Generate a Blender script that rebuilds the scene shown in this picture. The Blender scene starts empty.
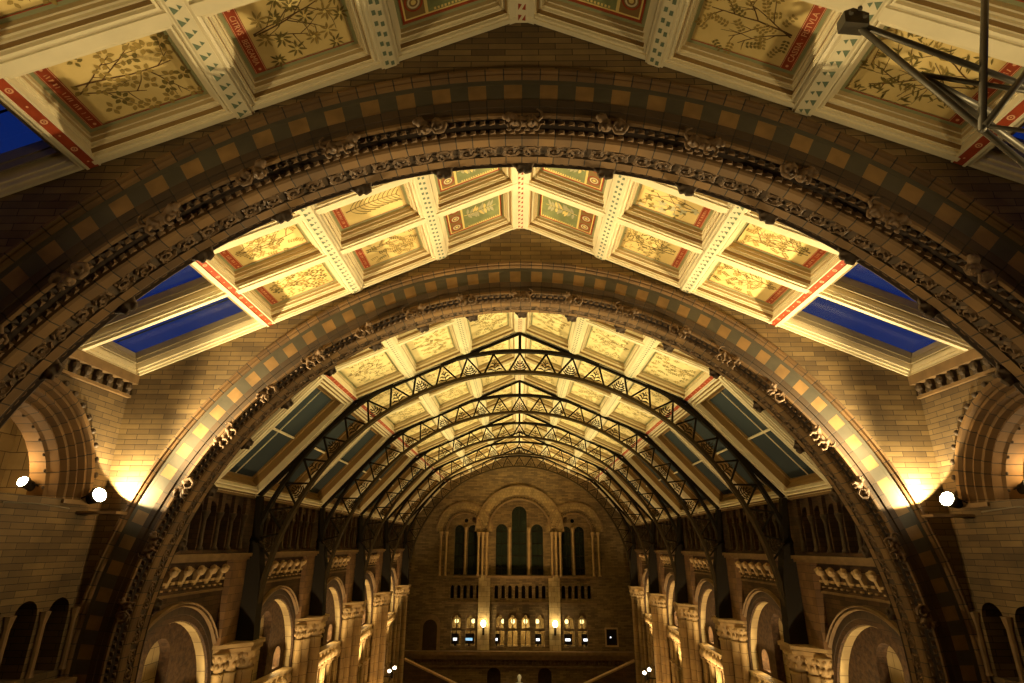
import bpy, bmesh, math, random
from mathutils import Vector, Matrix
random.seed(7)
SC = bpy.context.scene
COL = SC.collection
pi = math.pi
FLOOR = -14.6
S = 0.4477            # slope of the upper roof
HR = 7.01             # ridge height above the eye (eye level is z = 0)
XB, HB = 5.45, 4.57   # where the painted roof ends
Y1, Y2, TH = 5.92, 11.38, 1.0
PY = [18.16 + 6 * i for i in range(5)]
YE = 44.0

# ------------------------------------------------------------------ materials
def nt(name):
    m = bpy.data.materials.new(name); m.use_nodes = True
    t = m.node_tree; b = t.nodes['Principled BSDF']
    return m, t, b
def simple(name, col, rough=.6, metal=0., noise=.0, nscale=6., bump=0., col2=None):
    m, t, b = nt(name)
    b.inputs['Roughness'].default_value = rough; b.inputs['Metallic'].default_value = metal
    c = (*col, 1)
    if noise or col2 or bump:
        tc = t.nodes.new('ShaderNodeTexCoord'); n = t.nodes.new('ShaderNodeTexNoise')
        n.inputs['Scale'].default_value = nscale; n.inputs['Detail'].default_value = 5
        t.links.new(tc.outputs['Object'], n.inputs['Vector'])
        r = t.nodes.new('ShaderNodeValToRGB')
        c2 = col2 if col2 else tuple(x * (1 - noise) for x in col)
        r.color_ramp.elements[0].color = (*c2, 1); r.color_ramp.elements[1].color = c
        r.color_ramp.elements[0].position = .35; r.color_ramp.elements[1].position = .65
        t.links.new(n.outputs['Fac'], r.inputs['Fac']); t.links.new(r.outputs['Color'], b.inputs['Base Color'])
        if bump:
            bp = t.nodes.new('ShaderNodeBump'); bp.inputs['Strength'].default_value = bump; bp.inputs['Distance'].default_value = .03
            t.links.new(n.outputs['Fac'], bp.inputs['Height']); t.links.new(bp.outputs['Normal'], b.inputs['Normal'])
    else:
        b.inputs['Base Color'].default_value = c
    return m
def brick(name, c1, c2, mortar, w, h, ms=.006, off=.5, rough=.8, bump=.5, dirt=.35):
    m, t, b = nt(name); b.inputs['Roughness'].default_value = rough
    uv = t.nodes.new('ShaderNodeUVMap'); uv.uv_map = 'UVMap'
    br = t.nodes.new('ShaderNodeTexBrick'); br.offset = off; br.squash = 1
    br.inputs['Scale'].default_value = 1; br.inputs['Brick Width'].default_value = w; br.inputs['Row Height'].default_value = h
    br.inputs['Mortar Size'].default_value = ms; br.inputs['Mortar Smooth'].default_value = .2
    br.inputs['Color1'].default_value = (*c1, 1); br.inputs['Color2'].default_value = (*c2, 1); br.inputs['Mortar'].default_value = (*mortar, 1)
    t.links.new(uv.outputs['UV'], br.inputs['Vector'])
    n = t.nodes.new('ShaderNodeTexNoise'); n.inputs['Scale'].default_value = 1.7; n.inputs['Detail'].default_value = 6
    tc = t.nodes.new('ShaderNodeTexCoord'); t.links.new(tc.outputs['Object'], n.inputs['Vector'])
    r = t.nodes.new('ShaderNodeValToRGB'); r.color_ramp.elements[0].position = .3; r.color_ramp.elements[1].position = .7
    r.color_ramp.elements[0].color = (1 - dirt,) * 3 + (1,); r.color_ramp.elements[1].color = (1.1, 1.1, 1.05, 1)
    t.links.new(n.outputs['Fac'], r.inputs['Fac'])
    mx = t.nodes.new('ShaderNodeMix'); mx.data_type = 'RGBA'; mx.blend_type = 'MULTIPLY'; mx.inputs['Factor'].default_value = 1
    t.links.new(br.outputs['Color'], mx.inputs['A']); t.links.new(r.outputs['Color'], mx.inputs['B'])
    t.links.new(mx.outputs['Result'], b.inputs['Base Color'])
    bp = t.nodes.new('ShaderNodeBump'); bp.inputs['Strength'].default_value = bump; bp.inputs['Distance'].default_value = .02; bp.invert = True
    t.links.new(br.outputs['Fac'], bp.inputs['Height']); t.links.new(bp.outputs['Normal'], b.inputs['Normal'])
    return m
def emit(name, col, s):
    m, t, b = nt(name); b.inputs['Base Color'].default_value = (0.8, .8, .8, 1)
    b.inputs['Emission Color'].default_value = (*col, 1); b.inputs['Emission Strength'].default_value = s
    return m
M = {}
M['cream'] = simple('cream_paint', (.80, .70, .46), .45, noise=.10, nscale=3)
M['brown'] = simple('brown_paint', (.27, .165, .055), .4)  # plain brown on coffer steps, skylight frames and ridge panels
M['tan'] = simple('tan_paint', (.50, .38, .19), .5)
M['bronze'] = simple('bronze_glazing_frame', (.26, .21, .12), .4)
M['sand'] = simple('pale_yellow_panel', (.82, .68, .34), .5, noise=.1)
M['gold'] = simple('gold_panel', (.80, .61, .25), .5, col2=(.70, .52, .20), nscale=2.5)
M['sage'] = simple('sage_border', (.30, .31, .16), .5)
M['red'] = simple('red_paint', (.42, .065, .02), .5, noise=.3)
M['pink'] = simple('pale_lettering', (.78, .42, .22), .5)
M['green'] = simple('green_paint', (.27, .30, .12), .5, noise=.25)
M['stem'] = simple('branch_brown', (.13, .065, .02), .6)
M['leafa'] = simple('leaf_olive', (.24, .18, .045), .55, noise=.4, nscale=9)
M['leafb'] = simple('leaf_bronze', (.42, .29, .08), .5, noise=.3, nscale=9)
M['leafg'] = simple('leaf_gold', (.85, .66, .24), .4)
M['leafs'] = simple('leaf_silver', (.50, .46, .28), .4)
M['tri'] = simple('teal_triangle', (.16, .21, .13), .5)
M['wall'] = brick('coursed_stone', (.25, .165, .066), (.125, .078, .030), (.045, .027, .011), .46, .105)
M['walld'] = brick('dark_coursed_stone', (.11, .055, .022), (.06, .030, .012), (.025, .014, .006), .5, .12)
M['ashlar'] = brick('ashlar_stone', (.50, .37, .18), (.36, .25, .11), (.12, .075, .035), .42, .34, .008)
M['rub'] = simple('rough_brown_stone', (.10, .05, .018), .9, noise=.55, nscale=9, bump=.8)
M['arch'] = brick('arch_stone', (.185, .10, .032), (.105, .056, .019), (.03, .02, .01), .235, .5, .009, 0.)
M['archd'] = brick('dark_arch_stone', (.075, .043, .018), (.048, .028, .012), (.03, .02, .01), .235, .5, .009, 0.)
M['pil'] = brick('pilaster_brick', (.24, .125, .048), (.15, .078, .03), (.06, .03, .012), .42, .21)
M['vous'] = brick('voussoir_stone', (.33, .225, .09), (.22, .145, .056), (.06, .035, .014), .2, .2)
M['ochre'] = simple('ochre_block', (.27, .155, .05), .75, noise=.35, nscale=3)
M['grey'] = simple('grey_block', (.075, .064, .038), .75, noise=.25, nscale=3)
M['carv'] = simple('carved_stone', (.13, .072, .028), .75, noise=.4, nscale=12, bump=.3)
M['carvd'] = simple('dark_carved_stone', (.075, .046, .022), .75, noise=.4, nscale=12, bump=.3)
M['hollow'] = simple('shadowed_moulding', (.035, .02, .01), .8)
M['stone'] = simple('pale_stone', (.44, .29, .125), .7, noise=.3, nscale=4)
M['stonem'] = simple('brown_stone', (.21, .125, .048), .7, noise=.3, nscale=4)
M['pier'] = brick('pier_stone', (.46, .31, .135), (.36, .24, .10), (.12, .07, .03), .6, .42, .008)
M['iron'] = simple('dark_iron', (.016, .012, .007), .5, metal=.2)
M['irong'] = simple('gilded_iron', (.05, .034, .015), .45, metal=.3)
M['slate'] = simple('slate_iron', (.026, .021, .015), .5, metal=.2)
M['steel'] = simple('grey_steel', (.17, .15, .105), .45, metal=.35)
M['black'] = simple('black_void', (.012, .009, .007), .9)
M['wood'] = simple('dark_wood', (.05, .03, .016), .6, noise=.3)
M['marble'] = simple('white_marble', (.75, .72, .62), .4)
M['slab'] = brick('floor_tiles', (.30, .22, .13), (.24, .17, .10), (.1, .07, .04), .6, .6, .008, 0.)
M['deck'] = simple('roof_boards', (.35, .26, .14), .8)
for k in ('iron', 'irong', 'slate', 'wood', 'black'): M[k].node_tree.nodes['Principled BSDF'].inputs['Specular IOR Level'].default_value = .12; M[k].node_tree.nodes['Principled BSDF'].inputs['Roughness'].default_value = .75
M['side'] = brick('shaded_side_wall_stone', (.17, .11, .043), (.085, .052, .02), (.03, .018, .008), .46, .105)  # coursed stone again, with the dimness of these walls put into its colour
def glass(name, tint, dirt, dcol):
    m = bpy.data.materials.new(name); m.use_nodes = True; t = m.node_tree; t.nodes.clear()
    o = t.nodes.new('ShaderNodeOutputMaterial'); tr = t.nodes.new('ShaderNodeBsdfTransparent'); tr.inputs[0].default_value = (*tint, 1)
    g = t.nodes.new('ShaderNodeBsdfGlossy'); g.inputs['Roughness'].default_value = .08; g.inputs[0].default_value = (.6, .6, .6, 1)
    d = t.nodes.new('ShaderNodeBsdfDiffuse'); d.inputs[0].default_value = (*dcol, 1)
    a = t.nodes.new('ShaderNodeMixShader'); a.inputs[0].default_value = .05; b = t.nodes.new('ShaderNodeMixShader'); b.inputs[0].default_value = dirt
    t.links.new(tr.outputs[0], a.inputs[1]); t.links.new(g.outputs[0], a.inputs[2]); t.links.new(a.outputs[0], b.inputs[1]); t.links.new(d.outputs[0], b.inputs[2]); t.links.new(b.outputs[0], o.inputs[0])
    return m
M['glass'] = glass('skylight_glass', (.8, .9, 1), .035, (.10, .13, .14))
M['glassd'] = glass('dusty_skylight_glass', (.3, .4, .4), .8, (.062, .076, .076))
M['leaded'] = glass('dark_leaded_glass', (.3, .4, .35), .5, (.035, .045, .03))
M['shop'] = glass('shop_glass', (.8, .8, .7), .1, (.1, .09, .05))
M['lamp'] = emit('floodlight_lens', (1, .86, .55), 60)
M['lampw'] = emit('wall_lamp_globe', (1, .78, .40), 22)
M['spotl'] = emit('small_spot_lens', (1, .85, .6), 12)
M['bulb'] = emit('shop_bulb', (1, .75, .35), 5)
M['scrw'] = emit('white_screen', (.9, .95, 1), 1.6)
M['scrb'] = emit('blue_screen', (.15, .6, 1), .9)

# ------------------------------------------------------------------ mesh tools
class MB:
    def __init__(s): s.v = []; s.f = []; s.m = []; s.uv = []
    def face(s, pts, mi=0, uv=None):
        b = len(s.v); s.v += [tuple(p) for p in pts]; s.f.append(tuple(range(b, b + len(pts)))); s.m.append(mi); s.uv.append(uv)
    def mesh(s, v, f, mi=0):
        b = len(s.v); s.v += [tuple(p) for p in v]
        for q in f: s.f.append(tuple(b + i for i in q)); s.m.append(mi); s.uv.append(None)
    def box(s, x0, x1, y0, y1, z0, z1, mi=0, mat=None):
        v = [Vector((x, y, z)) for x in (x0, x1) for y in (y0, y1) for z in (z0, z1)]
        if mat: v = [mat @ p for p in v]
        s.mesh(v, [(0, 1, 3, 2), (4, 6, 7, 5), (0, 4, 5, 1), (2, 3, 7, 6), (0, 2, 6, 4), (1, 5, 7, 3)], mi)
    def prism(s, poly, d0, d1, ax, mi=0):
        """poly of 2-D points extruded along axis ax: 0: (y,z), 1: (x,z), 2: (x,y)"""
        def P(a, b, d): return ((d, a, b), (a, d, b), (a, b, d))[ax]
        n = len(poly); v = [P(a, b, d0) for a, b in poly] + [P(a, b, d1) for a, b in poly]
        f = [tuple(range(n))[::-1], tuple(range(n, 2 * n))] + [(i, (i + 1) % n, n + (i + 1) % n, n + i) for i in range(n)]
        s.mesh(v, f, mi)
    def tube(s, pts, r, n=6, mi=0, cap=True):
        pts = [Vector(p) for p in pts]; rs = r if isinstance(r, (list, tuple)) else [r] * len(pts)
        v = []; f = []; k = len(pts); a = None
        for i, p in enumerate(pts):
            d = (pts[min(i + 1, k - 1)] - pts[max(i - 1, 0)]).normalized()
            if a is None: a = d.orthogonal().normalized()
            else: a = (a - d * a.dot(d)).normalized()
            b = d.cross(a)
            for j in range(n):
                t = 2 * pi * j / n; v.append(p + (a * math.cos(t) + b * math.sin(t)) * rs[i])
        for i in range(k - 1):
            for j in range(n): f.append((i * n + j, i * n + (j + 1) % n, (i + 1) * n + (j + 1) % n, (i + 1) * n + j))
        if cap: f += [tuple(range(n))[::-1], tuple(range((k - 1) * n, k * n))]
        s.mesh(v, f, mi)
    def lathe(s, prof, c, n=12, mi=0):
        v = []; f = []
        for r, z in prof:
            for j in range(n): v.append((c[0] + r * math.cos(2 * pi * j / n), c[1] + r * math.sin(2 * pi * j / n), c[2] + z))
        k = len(prof)
        for i in range(k - 1):
            for j in range(n): f.append((i * n + j, i * n + (j + 1) % n, (i + 1) * n + (j + 1) % n, (i + 1) * n + j))
        f += [tuple(range(n))[::-1], tuple(range((k - 1) * n, k * n))]
        s.mesh(v, f, mi)
    def ball(s, c, rx, ry, rz, mi=0, n=8, k=5, mat=None):
        v = [Vector((0, 0, rz))]; f = []
        for i in range(1, k):
            t = pi * i / k
            for j in range(n): v.append(Vector((rx * math.sin(t) * math.cos(2 * pi * j / n), ry * math.sin(t) * math.sin(2 * pi * j / n), rz * math.cos(t))))
        v.append(Vector((0, 0, -rz)))
        for j in range(n):
            f.append((0, 1 + j, 1 + (j + 1) % n)); q = 1 + (k - 2) * n; f.append((len(v) - 1, q + (j + 1) % n, q + j))
        for i in range(k - 2):
            for j in range(n): f.append((1 + i * n + j, 1 + (i + 1) * n + j, 1 + (i + 1) * n + (j + 1) % n, 1 + i * n + (j + 1) % n))
        if mat: v = [mat @ p for p in v]
        c = Vector(c); s.mesh([p + c for p in v], f, mi)
    def data(s, name, mats, smooth=False):
        me = bpy.data.meshes.new(name); me.from_pydata(s.v, [], s.f)
        for m in mats: me.materials.append(M[m])
        for p, mi in zip(me.polygons, s.m): p.material_index = mi
        me.update()
        boxuv(me, s.uv)
        if smooth: me.polygons.foreach_set('use_smooth', [True] * len(me.polygons))
        return me
def boxuv(me, uvs=None):
    ul = me.uv_layers.new(name='UVMap') if not me.uv_layers else me.uv_layers[0]
    ul.name = 'UVMap'
    for p in me.polygons:
        u = uvs[p.index] if uvs else None
        n = p.normal; a = max(range(3), key=lambda i: abs(n[i]))
        for k, li in enumerate(p.loop_indices):
            if u: ul.data[li].uv = u[k]
            else:
                c = me.vertices[me.loops[li].vertex_index].co
                ul.data[li].uv = ((c.y, c.z), (c.x, c.z), (c.x, c.y))[a]
def obj(name, me, parent=None, **props):
    o = bpy.data.objects.new(name, me); COL.objects.link(o)
    if parent: o.parent = parent
    for k, v in props.items(): o[k] = v
    return o
def mk(name, mb, mats, parent=None, smooth=False, **props): return obj(name, mb.data(name, mats, smooth), parent, **props)
def thing(name, label, cat, loc=(0, 0, 0), group=None, mat=None):
    o = obj(name, None); o.empty_display_size = .2
    if mat: o.matrix_world = mat
    else: o.location = loc
    o['label'] = label; o['category'] = cat
    if group: o['group'] = group
    return o
def struct(name, mb, mats, **k): return mk(name, mb, mats, kind='structure', **k)
def curve_mesh(name, loops, thick, mats, xf=None):
    """flat plate with holes: first loop the outline, the others holes; extruded thick about z=0"""
    cu = bpy.data.curves.new('tmp', 'CURVE'); cu.dimensions = '2D'; cu.fill_mode = 'BOTH'; cu.extrude = thick / 2
    for lp in loops:
        sp = cu.splines.new('POLY'); sp.points.add(len(lp) - 1); sp.use_cyclic_u = True
        for p, q in zip(sp.points, lp): p.co = (q[0], q[1], 0, 1)
    o = bpy.data.objects.new('tmp', cu); COL.objects.link(o)
    dg = bpy.context.evaluated_depsgraph_get(); me = bpy.data.meshes.new_from_object(o.evaluated_get(dg)); me.name = name
    bpy.data.objects.remove(o); bpy.data.curves.remove(cu)
    if xf: me.transform(xf); me.update()
    me.materials.clear()
    for m in mats: me.materials.append(M[m])
    me.polygons.foreach_set('use_smooth', [False] * len(me.polygons))
    boxuv(me); return me
def YZ(x): return Matrix(((0, 0, 1, x), (1, 0, 0, 0), (0, 1, 0, 0), (0, 0, 0, 1)))     # (a,b) -> y=a, z=b at x
def XZ(y): return Matrix(((1, 0, 0, 0), (0, 0, -1, y), (0, 1, 0, 0), (0, 0, 0, 1)))    # (a,b) -> x=a, z=b at y
def archpoly(c, w, z0, zs, n=14):
    """round-headed opening: centre c, half width w, sill z0, springing zs"""
    return [(c - w, z0), (c + w, z0)] + [(c + w * math.cos(pi * i / n), zs + w * math.sin(pi * i / n)) for i in range(n + 1)]
def rect(a, b, c, d): return [(a, c), (b, c), (b, d), (a, d)]
def remesh(name, mb, mats, vox, smooth=True):
    me = mb.data(name, mats); o = bpy.data.objects.new('tmp', me); COL.objects.link(o)
    r = o.modifiers.new('r', 'REMESH'); r.mode = 'VOXEL'; r.voxel_size = vox
    s = o.modifiers.new('s', 'SMOOTH'); s.factor = .5; s.iterations = 2
    dg = bpy.context.evaluated_depsgraph_get(); q = bpy.data.meshes.new_from_object(o.evaluated_get(dg)); q.name = name
    bpy.data.objects.remove(o); q.materials.clear()
    for m in mats: q.materials.append(M[m])
    if smooth: q.polygons.foreach_set('use_smooth', [True] * len(q.polygons))
    return q
def text_mesh(name, txt, h, mat, width):
    cu = bpy.data.curves.new('tmp', 'FONT'); cu.body = txt; cu.size = h; cu.align_x = 'CENTER'; cu.align_y = 'CENTER'; cu.resolution_u = 2; cu.extrude = .002
    o = bpy.data.objects.new('tmp', cu); COL.objects.link(o)
    dg = bpy.context.evaluated_depsgraph_get(); me = bpy.data.meshes.new_from_object(o.evaluated_get(dg)); me.name = name
    bpy.data.objects.remove(o); bpy.data.curves.remove(cu)
    xs = [v.co.x for v in me.vertices]; k = width / (max(xs) - min(xs)); ys = [v.co.y for v in me.vertices]; k2 = h / (max(ys) - min(ys)); yc = (max(ys) + min(ys)) / 2; xc = (max(xs) + min(xs)) / 2
    for v in me.vertices: v.co = ((v.co.x - xc) * k, (v.co.y - yc) * k2, v.co.z)
    me.materials.clear(); me.materials.append(M[mat]); return me
SIDE = {-1: 'left', 1: 'right'}
ORD = ['first', 'second', 'third', 'fourth', 'fifth', 'sixth']

# ------------------------------------------------------------------ camera (f 564.3 px, pitch 19.8 deg)
f, pt, ya, ro, cx = 564.3337, .3462, .0125, -.0043, -.0436
ry = Vector((math.cos(ya), math.sin(ya), 0)); fy = Vector((-math.sin(ya), math.cos(ya), 0)); Z = Vector((0, 0, 1))
fw = fy * math.cos(pt) + Z * math.sin(pt); up = -fy * math.sin(pt) + Z * math.cos(pt)
rt = ry * math.cos(ro) - up * math.sin(ro); u2 = ry * math.sin(ro) + up * math.cos(ro)
cam = bpy.data.cameras.new('camera'); cam.sensor_width = 36; cam.lens = f * 36 / 1024; cam.clip_end = 200; cam.clip_start = .05
co = bpy.data.objects.new('camera', cam); COL.objects.link(co)
co.matrix_world = Matrix(((rt.x, u2.x, -fw.x, cx), (rt.y, u2.y, -fw.y, 0), (rt.z, u2.z, -fw.z, 0), (0, 0, 0, 1)))
SC.camera = co

# ------------------------------------------------------------------ floor
mb = MB(); mb.box(-10.5, 10.5, -2, 46, FLOOR - .2, FLOOR); struct('floor', mb, ['slab'])
def rz(x): return HR - S * abs(x)

# ------------------------------------------------------------------ roof
BAYS = [('the near vault', [2.9, 4.42, Y1]),
        ('the vault between the stone arches', [Y1 + TH, 8.3, 9.72, Y2])]
prev = Y2 + TH
for i, p in enumerate(PY):
    BAYS.append((f'the {ORD[i]} truss bay', [prev, 15.15 if i == 0 else p - 3, p])); prev = p
BAYS.append(('the last short bay', [PY[-1], YE]))
COLX = [0, 1.82, 3.66, XB]
HW = [.17, .15, .15, .02]
DEP = .215
# roof deck above everything
mb = MB()
for sg in (-1, 1):
    x = XB + .1; z0, z1 = HR + .34, HR + .34 - S * x
    mb.face([(0, -1, z0), (sg * x, -1, z1), (sg * x, YE + .4, z1), (0, YE + .4, z0)])
    mb.face([(0, -1, z0 + .2), (sg * x, -1, z1 + .2), (sg * x, YE + .4, z1 + .2), (0, YE + .4, z0 + .2)])
struct('ceiling', mb, ['deck'])

def frame_mesh(lx, ly, prof, mats_i, mats):
    """stepped coffer frame: rectangle lx x ly, prof = [(inset, z)...]"""
    mb = MB(); R = []
    for ins, z in prof:
        a, b = lx / 2 - ins, ly / 2 - ins; R.append([(-a, -b, z), (a, -b, z), (a, b, z), (-a, b, z)])
    for k in range(len(R) - 1):
        for j in range(4): mb.face([R[k][j], R[k + 1][j], R[k + 1][(j + 1) % 4], R[k][(j + 1) % 4]][::-1], mats_i[k])
    return mb.data('coffer_frame', mats)
PROF = [(-.03, .0), (0, .07), (.025, .07), (.03, .02), (.045, .02), (.05, -.05), (.07, -.05), (.075, -.09), (.10, -.09), (.105, -.15), (.125, -.15), (.13, -DEP), (.2, -DEP)]
PMI = [0, 0, 0, 0, 1, 0, 0, 0, 2, 0, 2, 2]
def leaf(mb, p, ang, L, w, mi, z, bend=0.):
    d = Vector((math.cos(ang), math.sin(ang), 0)); n = Vector((-d.y, d.x, 0)); p = Vector((p[0], p[1], z))
    a = p + d * L * .35 + n * bend * L * .1; b = p + d * L * .7 + n * bend * L * .25
    mb.face([p, a - n * w, b - n * w * .8, p + d * L + n * bend * L * .4, b + n * w * .8, a + n * w], mi)
def strip2d(mb, pts, w0, w1, mi, z):
    k = len(pts)
    for i in range(k - 1):
        a, b = Vector((*pts[i], z)), Vector((*pts[i + 1], z)); d = (b - a).normalized(); n = Vector((-d.y, d.x, 0))
        wa = w0 + (w1 - w0) * i / (k - 1); wb = w0 + (w1 - w0) * (i + 1) / (k - 1)
        mb.face([a - n * wa, b - n * wb, b + n * wb, a + n * wa], mi)
def branch_mesh(lx, ly, style, seed, dens=1.):
    """a painted branch growing from the strip end (+x) towards the ridge (-x)"""
    R = random.Random(seed); mb = MB(); lim = (lx / 2 - .05, ly / 2 - .05); zc = [.004]
    def ins(x, y): return -lim[0] < x < lim[0] and -lim[1] < y < lim[1]
    used = []
    def cluster(x, y, sc):
        if not ins(x, y): return
        md = (.19, .15, .13, .12, .2)[min(style, 4)]
        if any((x - a) ** 2 + (y - b) ** 2 < md * md for a, b in used): return
        used.append((x, y))
        zc[0] += .00002; z = zc[0]
        st = style
        if st == 0:      # palmate sprays
            c = R.choice([1, 1, 2]); n = R.choice([7, 8, 9]); a0 = R.random() * 6
            mb.face([(x + .022 * math.cos(q), y + .022 * math.sin(q), z + .0004) for q in range(6)], 3)
            for k in range(n): leaf(mb, (x + .02 * math.cos(a0 + k), y + .02 * math.sin(a0 + k)), a0 + 2 * pi * k / n, .115 * sc * R.uniform(.8, 1.1), .015 * sc, c, z)
        elif st == 1:    # broad rounded leaves
            c = R.choice([1, 1, 2, 2, 2]); n = R.choice([4, 5, 6]); a0 = R.random() * 6
            for k in range(n): leaf(mb, (x + .025 * math.cos(a0 + k), y + .025 * math.sin(a0 + k)), a0 + 2 * pi * k / n, .085 * sc, .026 * sc, c, z)
        elif st == 2:    # small oval leaflets in pairs
            c = R.choice([1, 2, 2]); a = R.random() * 6
            for k in range(4):
                q = (x + .045 * k * math.cos(a), y + .045 * k * math.sin(a))
                for sgn in (-1, 1): leaf(mb, q, a + sgn * 1.1, .055 * sc, .016 * sc, c, z)
        elif st == 3:    # slender curved leaves
            c = R.choice([1, 1, 2]); a = R.random() * 6
            for k in range(5): leaf(mb, (x + R.uniform(-.07, .07), y + R.uniform(-.06, .06)), a + R.uniform(-1, 1), .10 * sc, .013 * sc, c, z, R.choice([-1, 1]))
        elif st == 4:    # large flowers with pale petals
            c = R.choice([2, 4, 5]); n = 5; a0 = R.random() * 6
            for k in range(n): leaf(mb, (x, y), a0 + 2 * pi * k / n, .10 * sc, .03 * sc, c if k % 2 else R.choice([1, 5]), z)
    def grow(x, y, a, L, w, d):
        pts = [(x, y)]; n = 7
        for i in range(n):
            a += R.uniform(-.16, .16); x += math.cos(a) * L / n; y += math.sin(a) * L / n
            if not ins(x, y): break
            pts.append((x, y))
            if d > 0 and i in (1, 2, 4, 5) and R.random() < .85 * dens:
                sgn = 1 if (i % 2) else -1; grow(x, y, a + sgn * R.uniform(.5, 1.0), L * R.uniform(.42, .6), w * .6, d - 1)
            if d < 2 and R.random() < .55 * dens: cluster(x + R.uniform(-.07, .07), y + R.uniform(-.07, .07), 1)
        if len(pts) > 1: strip2d(mb, pts, w, w * .5, 0, .003)
        if d < 2: cluster(x, y, 1.1)
    if style == 5:       # one long frond with arching blades
        pts = [(lim[0] - 2 * lim[0] * t / 12, -.05 * math.sin(t * .26)) for t in range(12)]
        strip2d(mb, pts, .012, .005, 0, .003)
        for i, (x, y) in enumerate(pts[1:]):
            for sgn in (-1, 1):
                for j in range(1):
                    b = []; a = pi - sgn * 1.15; px_, py_ = x + .04 * j, y
                    for t in range(7):
                        if not ins(px_, py_): break
                        b.append((px_, py_)); px_ += .062 * math.cos(a); py_ += .062 * math.sin(a); a += sgn * .16
                    if len(b) > 2: strip2d(mb, b, .005, .011, 1, .005); strip2d(mb, b[-3:], .011, .002, 1, .0055)
    else:
        grow(lim[0], R.uniform(-.12, .12), pi + R.uniform(-.1, .1), 2 * lim[0] * .95, .012, 2)
        grow(lim[0], R.uniform(-.05, .05), pi + .35, 1.2 * lim[0], .009, 1); grow(lim[0], R.uniform(-.05, .05), pi - .35, 1.2 * lim[0], .009, 1)
        for t in range(int(lx * ly * 60 * dens)): cluster(R.uniform(-lim[0], lim[0] * .8), R.uniform(-lim[1], lim[1]), R.uniform(.8, 1.05))
    return mb.data('painted_branch', ['stem', 'leafa', 'leafb', 'leafg', 'leafg', 'leafs'])
def ridge_painting(lx, ly, seed):
    """green field, red and gold borders, roundels at the outer end, pale plant in the middle"""
    R = random.Random(seed); mb = MB(); a, b = lx / 2, ly / 2
    def fr(x0, x1, y0, y1, w, mi, z):
        for q in (rect(x0, x1, y0, y0 + w), rect(x0, x1, y1 - w, y1), rect(x0, x0 + w, y0 + w, y1 - w), rect(x1 - w, x1, y0 + w, y1 - w)): mb.face([(p[0], p[1], z) for p in q], mi)
    xs = a - .42
    fr(-a + .07, a - .07, -b + .07, b - .07, .03, 0, .003)
    for x0, x1 in ((-a + .10, xs), (xs, a - .10)): fr(x0, x1, -b + .10, b - .10, .022, 1, .003)
    mb.face([(xs + .02, -b + .12, .002), (a - .12, -b + .12, .002), (a - .12, b - .12, .002), (xs + .02, b - .12, .002)], 2)
    n = max(2, int((2 * b - .24) / .3))
    for k in range(n):
        yc = -b + .12 + (2 * b - .24) * (k + .5) / n; xc = (xs + a - .10) / 2
        for r0, r1, mi in ((.13, .105, 0), (.085, .06, 3), (.035, .0, 1)):
            for j in range(16):
                t0, t1 = 2 * pi * j / 16, 2 * pi * (j + 1) / 16
                mb.face([(xc + r1 * math.cos(t0), yc + r1 * math.sin(t0), .004), (xc + r0 * math.cos(t0), yc + r0 * math.sin(t0), .004), (xc + r0 * math.cos(t1), yc + r0 * math.sin(t1), .004), (xc + r1 * math.cos(t1), yc + r1 * math.sin(t1), .004)], mi)
    m = int((xs + a - .2) / .05)
    for k in range(m):
        x = -a + .15 + k * .05
        for y in (-b + .15, b - .15): mb.face([(x, y - .018, .004), (x + .03, y - .018, .004), (x + .03, y + .018, .004), (x, y + .018, .004)], 1)
    for k in range(9):
        x = xs - .12 - k * (xs + a - .4) / 9
        for sgn in (-1, 1): leaf(mb, (x, 0), pi + sgn * R.uniform(.6, 1.1), R.uniform(.16, .24) * min(1, ly / 1.2), .035, R.choice([1, 4, 4]), .0045, sgn)
    strip2d(mb, [(xs - .05, 0), (0, .03), (-a + .2, 0)], .012, .006, 1, .0045)
    return mb.data('painted_arabesque', ['red', 'leafg', 'brown', 'cream', 'leafs'])
_pool = {}
def pooled(key, fn):
    if key not in _pool: _pool[key] = fn()
    return _pool[key]
BACKS = ['gold', 'sage', 'green', 'red', 'sand']
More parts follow.
